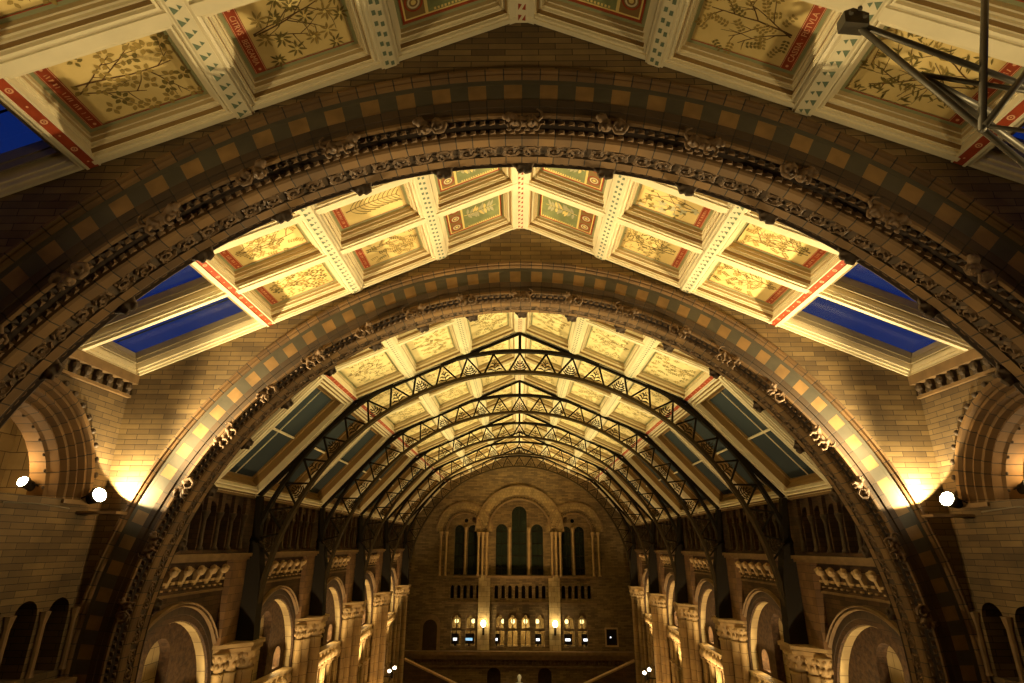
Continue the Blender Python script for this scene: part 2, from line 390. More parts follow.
def cell(sg, c, ya_, yb_, bay, ri, nrow, text=None, style=0, far=False):
    x0, x1 = COLX[c] + HW[c], COLX[c + 1] - HW[c + 1]; k = math.hypot(1, S)
    lx, ly = (x1 - x0) * k, (yb_ - ya_) - .20; xc, yc = sg * (x0 + x1) / 2, (ya_ + yb_) / 2
    ex = Vector((sg, 0, -S)).normalized(); ey = Vector((0, -sg, 0)); ez = ex.cross(ey)
    mw = Matrix(((ex.x, ey.x, ez.x, xc), (ex.y, ey.y, ez.y, yc), (ex.z, ey.z, ez.z, rz(xc)), (0, 0, 0, 1)))
    rows = ['near row', 'far row'] if nrow == 2 else ['near row', 'middle row', 'far row']
    where = f'{SIDE[sg]} side of {bay}, {rows[min(ri, len(rows) - 1)]}'
    if c == 0: lab = f'{"pale" if far else "green and red"} ridge panel, {where}'
    else: lab = f'{"inner" if c == 1 else "outer"} gold leafy panel, {where}'
    t = thing('ceiling_panel', lab, 'ceiling panel', mat=mw, group='painted ceiling panels')
    pw = .2
    obj('coffer_frame', pooled(('fr', round(lx, 3), round(ly, 3)), lambda: frame_mesh(lx, ly, PROF, PMI, ['cream', 'brown', 'tan'])), t)
    px_, py_ = lx - 2 * .12, ly - 2 * .12
    def back():
        mb = MB(); a, b = px_ / 2, py_ / 2; mi = 4 if far else (0 if c else 2)
        mb.box(-a, a, -b, b, -.03, 0, mi)
        w = .055
        for q in (rect(-a, a, -b, -b + w), rect(-a, a, b - w, b), rect(-a, -a + w, -b + w, b - w), rect(a - w, a, -b + w, b - w)): mb.face([(p[0], p[1], .0015) for p in q], 1)
        w2 = w + .012
        for q in (rect(-a + w, a - w, -b + w, -b + w2), rect(-a + w, a - w, b - w2, b - w)): mb.face([(p[0], p[1], .002) for p in q], 3)
        return mb.data('painted_board', BACKS)
    bd = obj('painted_board', pooled(('bk', c > 0, far, round(px_, 3), round(py_, 3)), back), t); bd.location = (0, 0, -DEP)
    if c == 0 and not far:
        p = obj('painted_arabesque', pooled(('ar', round(px_, 3), round(py_, 3), (ri + sg) % 2), lambda: ridge_painting(px_, py_, ri + 5 * sg)), t); p.location = (0, 0, -DEP)
    else:
        sw = 0. if far else .15; xs = px_ / 2 - .06 - sw / 2
        def strip():
            mb = MB(); b = py_ / 2 - .06
            mb.box(-sw / 2, sw / 2, -b, b, 0, .004, 0)
            for q in (-sw / 2 + .008, sw / 2 - .016): mb.face([(q, -b, .0045), (q + .008, -b, .0045), (q + .008, b, .0045), (q, b, .0045)], 1)
            for y in (-b + .05, b - .05):
                mb.face([(.02 * math.cos(j * pi / 4), y + .02 * math.sin(j * pi / 4), .0046) for j in range(8)], 1)
            return mb.data('name_strip', ['red', 'pink'])
        if not far:
         st = obj('name_strip', pooled(('st', round(py_, 3)), strip), t); st.location = (xs, 0, -DEP + .001)
         wd = py_ - .36
         if text:
             tm = text_mesh('lettering', text, .072, 'pink', wd)
         else:
             def ticks():
                 mb = MB(); R = random.Random(3 + ri + c); y = -wd / 2
                 while y < wd / 2:
                     if R.random() < .86: mb.face([(y, -.026, 0), (y + .012, -.026, 0), (y + .012 + R.choice([-.012, 0, .012]), .026, 0), (y + R.choice([-.012, 0, .012]), .026, 0)], 0)
                     y += .034
                 return mb.data('lettering', ['pink'])
             tm = pooled(('tk', round(wd, 2), c), ticks)
         lt = obj('lettering', tm, st); lt.matrix_local = Matrix(((0, -1, 0, 0), (1, 0, 0, 0), (0, 0, 1, .0065), (0, 0, 0, 1)))
        bx = px_ - .12 - sw
        sd = (style, (1000 + style * 7 + (0 if far else ri * 3 + c + (9 if sg > 0 else 0) + len(bay))))
        p = obj('painted_branch', pooled(('br', round(bx, 2), round(py_, 2), sd), lambda: branch_mesh(bx, py_ - .12, style, sd[1], .55 if far else 1.)), t); p.location = (-(px_ / 2 - .06 - bx / 2), 0, -DEP)
STY = {('n', -1, 1): 0, ('n', -1, 2): 1, ('n', 1, 1): 2, ('n', 1, 2): 3}
for bi, (bay, rows) in enumerate(BAYS):
    for ri in range(len(rows) - 1):
        for sg in (-1, 1):
            for c in (0, 1, 2):
                text = None; style = (bi * 2 + ri + c + (1 if sg > 0 else 0)) % 4
                if bi == 0:
                    style = STY.get(('n', sg, c), 0)
                    if ri == 1 and c == 1: text = 'CITRVS \u00b7 BERGAMIA' if sg < 0 else 'CASSIA \u00b7 FISTVLA'
                if bi == 1:
                    style = {(-1, 1): (2, 5, 2), (1, 1): (4, 4, 3), (-1, 2): (1, 2, 1), (1, 2): (0, 2, 2)}.get((sg, c), (0, 0, 0))[ri]
                    if sg < 0 and c == 1 and ri == 2: style = 2
                cell(sg, c, rows[ri], rows[ri + 1], bay, ri, len(rows) - 1, text, style, bi >= 2)
# ribs that run along the roof, the red rosette strips and the cross ribs
tn = 0
for bi, (bay, rows) in enumerate(BAYS):
    a, b = rows[0], rows[-1]
    mb = MB(); hw = HW[0]
    t = thing('ridge_rib', f'cream ridge rib with red zigzag at the crown of {bay}', 'rib', (0, (a + b) / 2, rz(0)), 'ridge ribs')
    L = (b - a) / 2
    mb.prism([(-hw, -S * hw - .0), (-hw, -S * hw - .09), (-.085, -.13), (.085, -.13), (hw, -S * hw - .09), (hw, -S * hw), (0, .1)], -L, L, 1)
    n = int(2 * L / .16)
    for k in range(n):
        y = -L + (k + .5) * 2 * L / n; w = .05
        for sgn in (-1, 1): mb.face([(sgn * w, y - .05, -.133), (sgn * w, y + .05, -.133), (0, y + .0 + sgn * .04, -.133)][::-1], 1)
    mk('rib_body', mb, ['cream', 'red'], t)
    for sg in (-1, 1):
        for c in (1, 2):
            x = sg * COLX[c]; ex = Vector((sg, 0, -S)).normalized(); ey = Vector((0, -sg, 0)); ez = ex.cross(ey)
            mw = Matrix(((ex.x, ey.x, ez.x, x), (ex.y, ey.y, ez.y, (a + b) / 2), (ex.z, ey.z, ez.z, rz(x)), (0, 0, 0, 1)))
            t = thing('painted_rib', f'{"upper" if c == 1 else "lower"} teal patterned cream rib, {SIDE[sg]} slope of {bay}', 'rib', mat=mw, group='painted roof ribs')
            mb = MB(); w = HW[c] * 1.06
            mb.prism([(-w, -.1), (w, -.1), (w, .06), (w - .035, .075), (w - .035, .10), (.085, .10), (.085, .115), (-.085, .115), (-.085, .10), (-w + .035, .10), (-w + .035, .075), (-w, .06)], -L, L, 1)
            n = int(2 * L / .15)
            for k in range(n):
                y = -L + (k + .5) * 2 * L / n
                if c == 2: mb.face([(.07, y - .05, .118), (.07, y + .05, .118), (.0, y + .02, .118)], 1); mb.face([(-.01, y - .045, .118), (-.01, y + .015, .118), (-.055, y - .01, .118)], 1)
                else:
                    mb.face([(.06, y - .05, .118), (.06, y + .015, .118), (.015, y + .015, .118), (.015, y - .05, .118)], 1); mb.face([(-.06, y - .02, .118), (-.06, y + .045, .118), (-.015, y + .045, .118), (-.015, y - .02, .118)], 1)
            mk('rib_body', mb, ['cream', 'tri'], t)
        # red strip
        x = sg * XB; ex = Vector((sg, 0, -S)).normalized(); ey = Vector((0, -sg, 0)); ez = ex.cross(ey)
        mw = Matrix(((ex.x, ey.x, ez.x, x), (ex.y, ey.y, ez.y, (a + b) / 2), (ex.z, ey.z, ez.z, rz(x)), (0, 0, 0, 1)))
        t = thing('rosette_strip', f'red strip with pale rosettes above the {SIDE[sg]} skylights of {bay}', 'strip', mat=mw, group='red rosette strips')
        mb = MB(); mb.box(-.055, .065, -L, L, -.1, .09, 0); mb.box(.065, .10, -L, L, -.1, .10, 1); mb.box(-.075, -.055, -L, L, -.1, .095, 1)
        n = max(2, int(2 * L / .22))
        for k in range(n):
            y = -L + (k + .5) * 2 * L / n
            if k % 2:
                for j in range(10):
                    t0, t1 = 2 * pi * j / 10, 2 * pi * (j + 1) / 10
                    mb.face([(.005 + r * math.cos(q), y + r * math.sin(q), .0925) for r, q in ((.022, t0), (.038, t0), (.038, t1), (.022, t1))], 2)
                mb.face([(.005 + .011 * math.cos(j), y + .011 * math.sin(j), .0925) for j in range(6)], 2)
            else: mb.face([(.005 + .014 * math.cos(j * 1.05), y + .014 * math.sin(j * 1.05), .0925) for j in range(6)], 2)
        mk('strip_body', mb, ['red', 'cream', 'pink'], t)
    # cross ribs between the rows
    for ri, y in enumerate(rows):
        if bi == 0 and ri == 0: continue
        mb = MB()
        for sg in (-1, 1):
            wy = .10
            if (bi in (0, 1) and ri == len(rows) - 1): y0, y1 = y - .13, y
            elif bi in (1, 2) and ri == 0: y0, y1 = y, y + .13
            else: y0, y1 = y - .105, y + .105
            for (ya_, yb_, d) in ((y0, y1, .07), (y0 + .035, y1 - .035, .10)):
                P = [(0, rz(0) + .1), (0, rz(0) - d), (sg * (XB - .06), rz(XB) - d + .02), (sg * (XB - .06), rz(XB) + .1)]
                mb.prism(P, ya_, yb_, 1)
        tn += 1; struct(f'trim_{tn}', mb, ['cream'])

# ------------------------------------------------------------------ skylights
SKM = [(.0, .0), (0, .07), (.03, .07), (.035, .02), (.06, .02), (.065, -.06), (.09, -.06), (.095, -.12), (.13, -.12), (.14, -.30), (.17, -.30), (.175, -.36)]
SKI = [0, 0, 0, 1, 0, 1, 0, 1, 1, 0, 0]
wn = 0
def skylight(sg, P0, P1, y0, y1, dusty, bars, extra=0):
    """window on the slope from P0=(x,z) (upper) to P1 (lower), between y0 and y1"""
    global wn
    wn += 1
    (xa, za), (xb, zb) = P0, P1
    ex = Vector((sg * (xb - xa), 0, zb - za)); lx = ex.length; ex.normalize(); ey = Vector((0, -sg, 0)); ez = ex.cross(ey)
    mw = Matrix(((ex.x, ey.x, ez.x, sg * (xa + xb) / 2), (ex.y, ey.y, ez.y, (y0 + y1) / 2), (ex.z, ey.z, ez.z, (za + zb) / 2), (0, 0, 0, 1)))
    w = obj(f'window_{wn}', None, kind='structure'); w.matrix_world = mw; w.empty_display_size = .2
    ly = y1 - y0
    prof = [(i, z) for i, z in SKM]
    if extra:
        prof = [(0, 0), (0, .07), (.05, .07), (.055, .0), (.10, .0), (.11, .06), (.15, .06), (.16, -.02), (.20, -.02), (.21, .04), (.25, .04), (.26, -.10), (.30, -.10), (.31, -.30), (.40, -.30), (.405, -.36)]
        mi = [0, 0, 0, 1, 0, 0, 0, 1, 0, 0, 0, 1, 1, 1, 1]
    else:
        prof = [(0, 0), (0, .07), (.04, .07), (.045, .02), (.08, .02), (.085, -.04), (.11, -.04), (.115, -.20), (.16, -.20), (.165, -.13), (.19, -.13), (.20, -.22), (.215, -.22), (.22, -.36)]
        mi = [0, 0, 0, 0, 0, 0, 0, 1, 1, 2, 2, 2, 2, 2]
    fm = frame_mesh(lx, ly, prof, mi, ['cream', 'brown', 'bronze']); gz = prof[-1][1]; obj('window_frame', fm, w)
    ins = prof[-1][0]; a, b = lx / 2 - ins, ly / 2 - ins
    mb = MB(); mb.box(-a, a, -b, b, gz - .01, gz, 0); mk('glass_pane', mb, ['glassd' if dusty else 'glass'], w)
    mb = MB()
    for q in bars: mb.box(-a + 2 * a * q - .03, -a + 2 * a * q + .03, -b, b, -.36, -.30, 0)
    mb.box(-a, a, -.015, .015, -.36, -.335, 0) if dusty else mb.box(-a, a, b * .1 - .01, b * .1 + .01, gz - .06, gz - .04, 0)
    mk('glazing_bar', mb, ['cream' if dusty else 'iron'], w)
for bi, (bay, rows) in enumerate(BAYS):
    for ri in range(len(rows) - 1):
        for sg in (-1, 1):
            y0, y1 = rows[ri], rows[ri + 1]
            if bi < 2: skylight(sg, (XB + .1, rz(XB + .1)), (8.16, rz(8.16)), y0, y1, False, [])
            else: skylight(sg, (XB + .1, HB - .1), (8.29, 1.41), y0, y1, True, [.5], 1)
# outer gutter slabs that close the roof edge above the walls
mb = MB()
for sg in (-1, 1):
    mb.face([(sg * 8.16, -1, 3.33), (sg * 9.6, -1, 3.33), (sg * 9.6, Y2 + .5, 3.33), (sg * 8.16, Y2 + .5, 3.33)])
    mb.face([(sg * 8.29, Y2 + .5, 1.42), (sg * 9.8, Y2 + .5, 1.42), (sg * 9.8, YE, 1.42), (sg * 8.29, YE, 1.42)])
tn += 1; struct(f'trim_{tn}', mb, ['deck'])

# ------------------------------------------------------------------ the two great stone arches
ZC = -2.2
AP = pi * 7.78
NB = 104
def stations():
    st = []; step = AP / NB; n = int((ZC - FLOOR) / step)
    for k in range(n, 0, -1): st.append((-1, 0, ZC - k * step))
    for k in range(NB + 1):
        a = pi - pi * k / NB; st.append((math.cos(a), math.sin(a), ZC))
    for k in range(1, n + 1): st.append((1, 0, ZC - k * step))
    return st
ST = stations()
def sweep(mb, prof, mi_fn, y0):
    for k in range(len(ST) - 1):
        A, B = ST[k], ST[k + 1]; u0, u1 = k * .235, (k + 1) * .235
        v = 0.
        for j in range(len(prof) - 1):
            (r0, d0), (r1, d1) = prof[j], prof[j + 1]; l = math.hypot(r1 - r0, d1 - d0)
            P = lambda s, r, d: (s[0] * r, y0 + d, s[2] + s[1] * r)
            mb.face([P(A, r0, d0), P(A, r1, d1), P(B, r1, d1), P(B, r0, d0)], mi_fn(j, k), [(u0, .1 + v), (u0, .1 + min(v + l, .3)), (u1, .1 + min(v + l, .3)), (u1, .1 + v)])
def at(st_angle, r, y):   # angle from the crown, positive to +x
    return Vector((r * math.sin(st_angle), y, ZC + r * math.cos(st_angle)))
def beast_mesh(kind):
    R = random.Random(kind); mb = MB()
    if kind % 2 == 0:   # crouching quadruped, head turned
        mb.ball((0, 0, .01), .16, .06, .062); mb.ball((-.12, 0, .02), .075, .065, .085); mb.ball((.09, 0, .03), .07, .06, .08); mb.ball((.15, -.03, .045), .07, .06, .06); mb.ball((.21, -.05, .03), .045, .035, .035)
        for x in (.17, .13): mb.ball((x, -.02, .115), .018, .018, .035)
        for x, d in ((.12, .05), (.05, -.03), (-.10, .05), (-.17, -.04)):
            mb.tube([(x, -.03, -.03), (x + d, -.06, -.10), (x + d * .4, -.05, -.17)], [.032, .024, .018]); mb.ball((x + d * .4 + .02, -.06, -.17), .036, .022, .018)
        mb.tube([(-.17, 0, 0), (-.25, -.03, .05), (-.24, -.04, .12), (-.18, -.05, .15)], [.025, .02, .018, .012])
    else:               # curled, looped-tail beast
        mb.ball((-.08, -.02, .0), .085, .07, .085); mb.ball((-.14, -.05, .07), .065, .06, .06); mb.ball((-.19, -.08, .05), .04, .035, .03); mb.ball((.07, -.02, .03), .07, .06, .10)
        mb.tube([(.10, -.03, .06), (.17, -.05, -.02), (.13, -.06, -.12), (.04, -.07, -.14), (-.01, -.07, -.06), (.03, -.08, .02)], [.04, .034, .028, .024, .02, .016])
        for x in (-.12, -.05): mb.tube([(x, -.06, -.04), (x - .04, -.1, -.10), (x - .03, -.09, -.16)], [.035, .028, .02])
        for x in (-.17, -.11): mb.ball((x, -.04, .135), .016, .016, .03)
    return remesh('carved_beast', mb, ['carv'], .011)
def boss_mesh():
    mb = MB(); mb.ball((0, 0, 0), .09, .07, .06)
    for k in range(5):
        a = k * 1.256; mb.tube([(0, 0, 0), (.09 * math.cos(a), .02, .07 * math.sin(a)), (.13 * math.cos(a + .5), -.01, .10 * math.sin(a + .5)), (.10 * math.cos(a + .9), -.03, .08 * math.sin(a + .9))], [.04, .035, .028, .02], 5)
    return remesh('leaf_boss', mb, ['carvd'], .016)
BEASTS = [beast_mesh(0), beast_mesh(1)]; BOSS = boss_mesh()
def leafrow(y0, r, y, tilt, period, mb, back=1):
    L = pi * r; n = int(L / period)
    for k in range(-int(n * .56), int(n * .56) + 1):
        a = k * period / r
        if abs(a) > pi / 2: p = Vector((math.copysign(r, a), y0 + y, ZC - (abs(a) - pi / 2) * r)); t = Vector((0, 0, -1 if a > 0 else 1)); q = Vector((math.copysign(1, a), 0, 0))
        else: p = at(a, r, y0 + y); t = Vector((math.cos(a), 0, -math.sin(a))); q = Vector((math.sin(a), 0, math.cos(a)))
        n_ = Vector((0, -back, 0)); w = period * .36
        base = p; s = 1 if k % 2 else 1
        tip = p + n_ * .05 - q * tilt + t * w * .6
        v = [base - t * w - q * .02, base + t * w - q * .02, base + t * w * .8 + q * .055, base - t * w * .8 + q * .055, tip, tip + q * .03]
        mb.mesh(v, [(0, 1, 4), (1, 2, 5, 4), (2, 3, 5), (3, 0, 4, 5), (0, 3, 2, 1)], 0)
def great_arch(y0, label, wall_name):
    t = thing('stone_arch', label, 'arch', (0, y0 + TH / 2, FLOOR))
    off = Matrix.Translation((0, -(y0 + TH / 2), -FLOOR))
    def part(name, mb, mats, smooth=False):
        me = mb.data(name, mats, smooth); me.transform(off); return obj(name, me, t)
    mb = MB(); prof = [(8.21, .02), (8.21, -.04), (8.18, -.075), (8.14, -.075), (8.12, -.03), (8.10, -.05), (8.07, -.03), (8.055, .0)]
    sweep(mb, prof, lambda j, k: 0, y0); sweep(mb, [(r, TH - d) for r, d in prof][::-1], lambda j, k: 0, y0); part('hood_mould', mb, ['arch'])
    front = [(8.07, -.0), (7.98, .0), (7.979, .002), (7.72, .002), (7.715, -.02), (7.60, -.02), (7.595, -.005), (7.50, -.005), (7.48, -.035), (7.44, -.035), (7.42, .0)]
    def mi(j, k):
        if j == 2: return 1 if k % 2 else 2
        return 2 if j < 2 else (3 if j > 6 else 0)
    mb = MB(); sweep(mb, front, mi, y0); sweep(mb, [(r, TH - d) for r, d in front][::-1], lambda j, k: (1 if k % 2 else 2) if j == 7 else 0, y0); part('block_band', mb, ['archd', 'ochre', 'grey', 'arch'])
    hol = [(7.42, .0), (7.46, .03), (7.46, .13), (7.40, .2), (7.32, .22), (7.30, .25)]
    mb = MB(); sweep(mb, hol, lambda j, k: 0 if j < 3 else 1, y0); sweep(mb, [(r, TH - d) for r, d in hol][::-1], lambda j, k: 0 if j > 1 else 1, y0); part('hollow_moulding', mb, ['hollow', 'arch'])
    mb = MB(); leafrow(y0, 7.40, .07, .03, .13, mb); leafrow(y0, 7.34, .17, .03, .13, mb)
    part('leaf_moulding', mb, ['carv'])
    mb = MB(); leafrow(y0, 7.47, TH - .04, .02, .13, mb, -1)
    part('leaf_moulding', mb, ['carv'])
    sof = [(7.30, .25), (7.30, .39), (7.33, .395), (7.33, .61), (7.30, .615), (7.30, .75)]
    mb = MB(); sweep(mb, sof, lambda j, k: 1 if 1 <= j <= 3 else 0, y0); part('soffit_band', mb, ['arch', 'carvd'])
    # scrolls carved on the soffit
    mb = MB(); n = int(pi * 7.3 / .30)
    for k in range(-int(n * .55), int(n * .55) + 1):
        a = (k + .5) * .30 / 7.3
        if abs(a) > pi / 2: c = Vector((math.copysign(7.315, a), y0 + .5, ZC - (abs(a) - pi / 2) * 7.3)); tv = Vector((0, 0, 1)); 
        else: c = at(a, 7.315, y0 + .5); tv = Vector((math.cos(a), 0, -math.sin(a)))
        pts = []
        for q in range(12):
            th = q * .85 + (0 if k % 2 else pi); r = .105 * (1 - q / 14); pts.append(c + tv * r * 1.15 * math.cos(th) + Vector((0, 1, 0)) * r * .95 * math.sin(th))
        mb.tube(pts, [.026] * 11 + [.03], 4)
        for th in (.8, 2.4, 4.0, 5.5): mb.ball(c + tv * .125 * math.cos(th) + Vector((0, .085 * math.sin(th), 0)), .03, .03, .022, 0, 6, 4)
        for sgn in (-1, 1): mb.tube([c + tv * .13 * sgn + Vector((0, -.08 * sgn, 0)), c + tv * .06 * sgn + Vector((0, -.10 * sgn, 0)), c + tv * .0 + Vector((0, -.07 * sgn, 0))], [.008, .02, .01], 4)
    part('scroll_carving', mb, ['carv'])
    # beasts along the leaf moulding, leafy bosses at the far edge
    for k in range(-9, 10):
        a = k * .159
        o = obj('carved_beast', BEASTS[k % 2], t); p = off @ at(a, 7.37, y0 + .01); s = -1 if k % 3 == 0 else 1
        o.matrix_local = Matrix.Translation(p) @ Matrix.Rotation(a, 4, 'Y') @ Matrix.Diagonal((1.05 * s, 1.2, 1.05, 1))
        o = obj('leaf_boss', BOSS, t); p = off @ at(a + .004, 7.30, y0 + TH - .16)
        o.matrix_local = Matrix.Translation(p) @ Matrix.Rotation(a, 4, 'Y') @ Matrix.Scale(1.15, 4)
    # spandrel wall above
    n = 48; out = [(-9.4, FLOOR), (-9.4, 3.6), (-8.16, rz(8.16) + .3), (0, HR + .3), (8.16, rz(8.16) + .3), (9.4, 3.6), (9.4, FLOOR), (8.15, FLOOR), (8.15, ZC)]
    out += [(8.15 * math.cos(pi * i / n), ZC + 8.15 * math.sin(pi * i / n)) for i in range(1, n)] + [(-8.15, ZC), (-8.15, FLOOR)]
    obj(wall_name, curve_mesh(wall_name, [out], TH - .02, ['wall'], XZ(y0 + TH / 2)), kind='structure')
great_arch(Y1, 'large nearer stone arch with checkered band and carved beasts along its edge', 'wall_front')
great_arch(Y2, 'second stone arch framing the long hall, lit by floodlights at its shoulders', 'wall_middle')

# ------------------------------------------------------------------ side walls between / before the arches
def niche_profile():
    return [(1.98, -.06), (1.90, -.06), (1.86, .0), (1.80, .0), (1.76, .10), (1.68, .06), (1.64, .16), (1.58, .16), (1.54, .26), (1.48, .22), (1.44, .36), (1.40, .40), (1.40, .7)]
def niche(sg, yc, zs, label):
    t = thing('niche_arch', label, 'arch', (sg * 8.2, yc, zs))
    mb = MB(); pr = niche_profile(); n = 22
    path = [(1, 0, -.0), ] + []
    st = [(math.cos(pi * i / n), math.sin(pi * i / n)) for i in range(n + 1)]
    for i in range(n):
        for j in range(len(pr) - 1):
            (r0, d0), (r1, d1) = pr[j], pr[j + 1]; A, B = st[i], st[i + 1]
            P = lambda s, r, d: (sg * d, s[0] * r, s[1] * r)
            mb.face([P(A, r0, d0), P(A, r1, d1), P(B, r1, d1), P(B, r0, d0)], 0, [(i * .235, .1), (i * .235, .2), (i * .235 + .235, .2), (i * .235 + .235, .1)])
    mk('archivolt', mb, ['arch'], t)
    for k in range(22):
        mb = MB(); a = pi * (k + .5) / 22; mb.ball((-sg * .05, 2.02 * math.cos(a), 2.02 * math.sin(a)), .05, .055, .055)
        mk('ball_ornament', mb, ['carvd'], t, True)
    # jambs
    for s in (-1, 1):
        mb = MB()
        for j in range(len(pr) - 1):
            (r0, d0), (r1, d1) = pr[j], pr[j + 1]
            mb.face([(sg * d0, s * r0, 0), (sg * d1, s * r1, 0), (sg * d1, s * r1, -.06), (sg * d0, s * r0, -.06)])
        mb.box(min(-sg * .05, sg * .7), max(-sg * .05, sg * .7), min(s * 1.36, s * 2.0), max(s * 1.36, s * 2.0), -.13, -.05)
        mk('impost', mb, ['stonem'], t)
    for k in range(-3, 4):   # beads inside the opening edge
        pass
    for k in range(15):
        mb = MB(); a = pi * (k + .5) / 15; mb.ball((sg * .42, 1.40 * math.cos(a), 1.40 * math.sin(a)), .025, .032, .032)
        mk('bead_ornament', mb, ['carvd'], t, True)
wcount = 0
for sg in (-1, 1):
    yc = 8.98; zs = .80
    holes = [archpoly(yc, 1.62, zs - 2.0 + 1.7, zs, 20)]
    arc = [archpoly(7.35 + .72 * k, .24, -2.1, -1.15, 8) for k in range(6)]
    me = curve_mesh('wall', [rect(Y1 + TH, Y2, FLOOR, 3.55), archpoly(yc, 1.85, zs - .05, zs, 20)] + arc, .42, ['side'], YZ(sg * (8.2 + .21)))
    obj('wall_left' if sg < 0 else 'wall_right', me, kind='structure')
    niche(sg, yc, zs, f'moulded round arch opening in the {SIDE[sg]} wall between the stone arches')
    # passage behind the opening
    mb = MB(); X0, X1 = sg * 8.62, sg * 10.2
    mb.box(min(X1, X1 + sg * .2), max(X1, X1 + sg * .2), Y1 - .5, Y2 + 1.4, FLOOR, 3.5)
    mb.box(min(X0, X1), max(X0, X1), Y2 - .12, Y2 + .1, FLOOR, 3.5)
    mb.box(min(X0, X1), max(X0, X1), Y1 - .5, Y1 - .3, FLOOR, 3.5)
    mb.box(min(X0, X1), max(X0, X1), Y1 - .3, Y2, .55, .74)
    mb.box(min(X0, X1), max(X0, X1), Y1 - .5, Y2 + .1, 3.3, 3.5)
    mk(f'wall_passage_{SIDE[sg]}', mb, ['ashlar'], kind='structure')
    # corbelled cornice under the skylight
    t = thing('corbel_cornice', f'stone cornice on small corbels under the {SIDE[sg]} blue skylights', 'cornice', (sg * 8.2, (Y1 + TH + Y2) / 2, 2.95))
    L = (Y2 - Y1 - TH) / 2; mb = MB(); q = sorted((0, -sg * .16)); mb.box(q[0], q[1], -L, L, .19, .37); q = sorted((0, -sg * .07)); mb.box(q[0], q[1], -L, L, -.10, -.04)
    mk('cornice_band', mb, ['stonem'], t)
    for k in range(15):
        y = -L + (k + .5) * 2 * L / 15; mb = MB(); mb.ball((-sg * .08, y, .10), .07, .075, .09); q = sorted((0, -sg * .1)); mb.box(q[0], q[1], y - .05, y + .05, -.04, .2)
        mk('corbel', mb, ['carvd'], t)
    # ledge with balustrade below the opening
    t = thing('gallery_balustrade', f'dim pierced balustrade low on the {SIDE[sg]} wall beside the camera', 'balustrade', (sg * 8.0, 9.1, -3.2), 'dim side balustrades')
    me = curve_mesh('balustrade_panel', [rect(-2.1, 2.2, 0, .85)] + [archpoly(-1.9 + .42 * k, .13, .16, .5, 6) for k in range(10)], .14, ['stonem'], YZ(0)); obj('balustrade_panel', me, t)
    mb = MB(); mb.box(-.13, .13, -2.1, 2.25, .85, .97); mb.box(-.13, .13, -2.1, 2.25, -.12, .02); mk('coping', mb, ['stonem'], t)
    # mouldings of the small arcade
    for k in range(6):
        t = thing('arcade_column', f'dim slim column of the small arcade, {ORD[k]} of six, {SIDE[sg]} wall beside the camera', 'column', (sg * 8.16, 7.71 + .72 * k, -2.1), 'dim arcade columns')
        mb = MB(); mb.lathe([(.07, 0), (.05, .06), (.05, .8), (.08, .95), (.09, 1.0)], (0, 0, 0), 8); mk('shaft', mb, ['stonem'], t)
    # front bay wall
    mb = MB(); x = sorted((sg * 8.2, sg * 8.6)); mb.box(x[0], x[1], -1, Y1, FLOOR, 3.55)
    mk('wall_near_left' if sg < 0 else 'wall_near_right', mb, ['wall'], kind='structure')
mb = MB(); mb.box(-8.6, 8.6, -1.4, -1, FLOOR, 7.6); struct('wall_back', mb, ['wall'])

# ------------------------------------------------------------------ floodlights
def floodlight(loc, aim, label, r=.13):
    d = (Vector(aim) - Vector(loc)).normalized(); q = d.to_track_quat('Z', 'Y').to_matrix().to_4x4()
    t = thing('floodlight', label, 'floodlight', mat=Matrix.Translation(loc) @ q)
    mb = MB(); mb.lathe([(.05, -.28), (.09, -.26), (r * .95, -.08), (r + .02, 0), (r + .02, .03), (r, .03)], (0, 0, 0), 14); mk('housing', mb, ['iron'], t)
    mb = MB(); mb.lathe([(r, .028), (r * .9, .045), (r * .5, .06), (.01, .065)], (0, 0, 0), 14); mk('lens', mb, ['lamp'], t, True)
    mb = MB(); mb.tube([(-r - .04, 0, -.05), (-r - .04, 0, -.25), (0, 0, -.36), (r + .04, 0, -.25), (r + .04, 0, -.05)], .014, 5); mk('bracket', mb, ['iron'], t)
    return t
def light(kind, loc, energy, col, aim=None, size=.2, cone=90, blend=.5, name='lamp_light'):
    l = bpy.data.lights.new(name, kind); l.energy = energy; l.color = col
    if kind == 'SPOT': l.spot_size = math.radians(cone); l.spot_blend = blend; l.shadow_soft_size = size
    elif kind == 'POINT': l.shadow_soft_size = size
    elif kind == 'AREA': l.size = size
    o = bpy.data.objects.new(name, l); COL.objects.link(o); o.location = loc
    if aim: o.rotation_euler = (Vector(aim) - Vector(loc)).to_track_quat('-Z', 'Y').to_euler()
    return o
YELL = (1, .79, .36); WARM = (1, .64, .26); GOLD = (1, .76, .38); ORNG = (1, .58, .22)
FL = {-1: (-7.96, 10.9, .85), 1: (7.90, 10.9, .83)}
for sg in (-1, 1):
    floodlight(FL[sg], (sg * 2.5, 9.0, 2.6), f'blazing floodlight on the {SIDE[sg]} ledge beside the second stone arch')
    floodlight((sg * 8.85, 10.2, 1.02), (sg * 8.9, 8.3, 1.6), f'floodlight glowing inside the {SIDE[sg]} arched opening', .09)
    t = thing('lamp_ledge', f'thin stone ledge carrying the {SIDE[sg]} floodlight', 'ledge', (sg * 7.9, 10.45, .56))
    mb = MB(); q = sorted((sg * -.45, sg * .32)); mb.box(q[0], q[1], .3, .62, -.05, 0); mk('ledge_slab', mb, ['stonem'], t)
    mb = MB(); mb.tube([(sg * .2, .0, .02), (sg * .22, -.7, .06), (sg * .2, -1.4, .04)], .012, 5); mk('cable', mb, ['steel'], t)

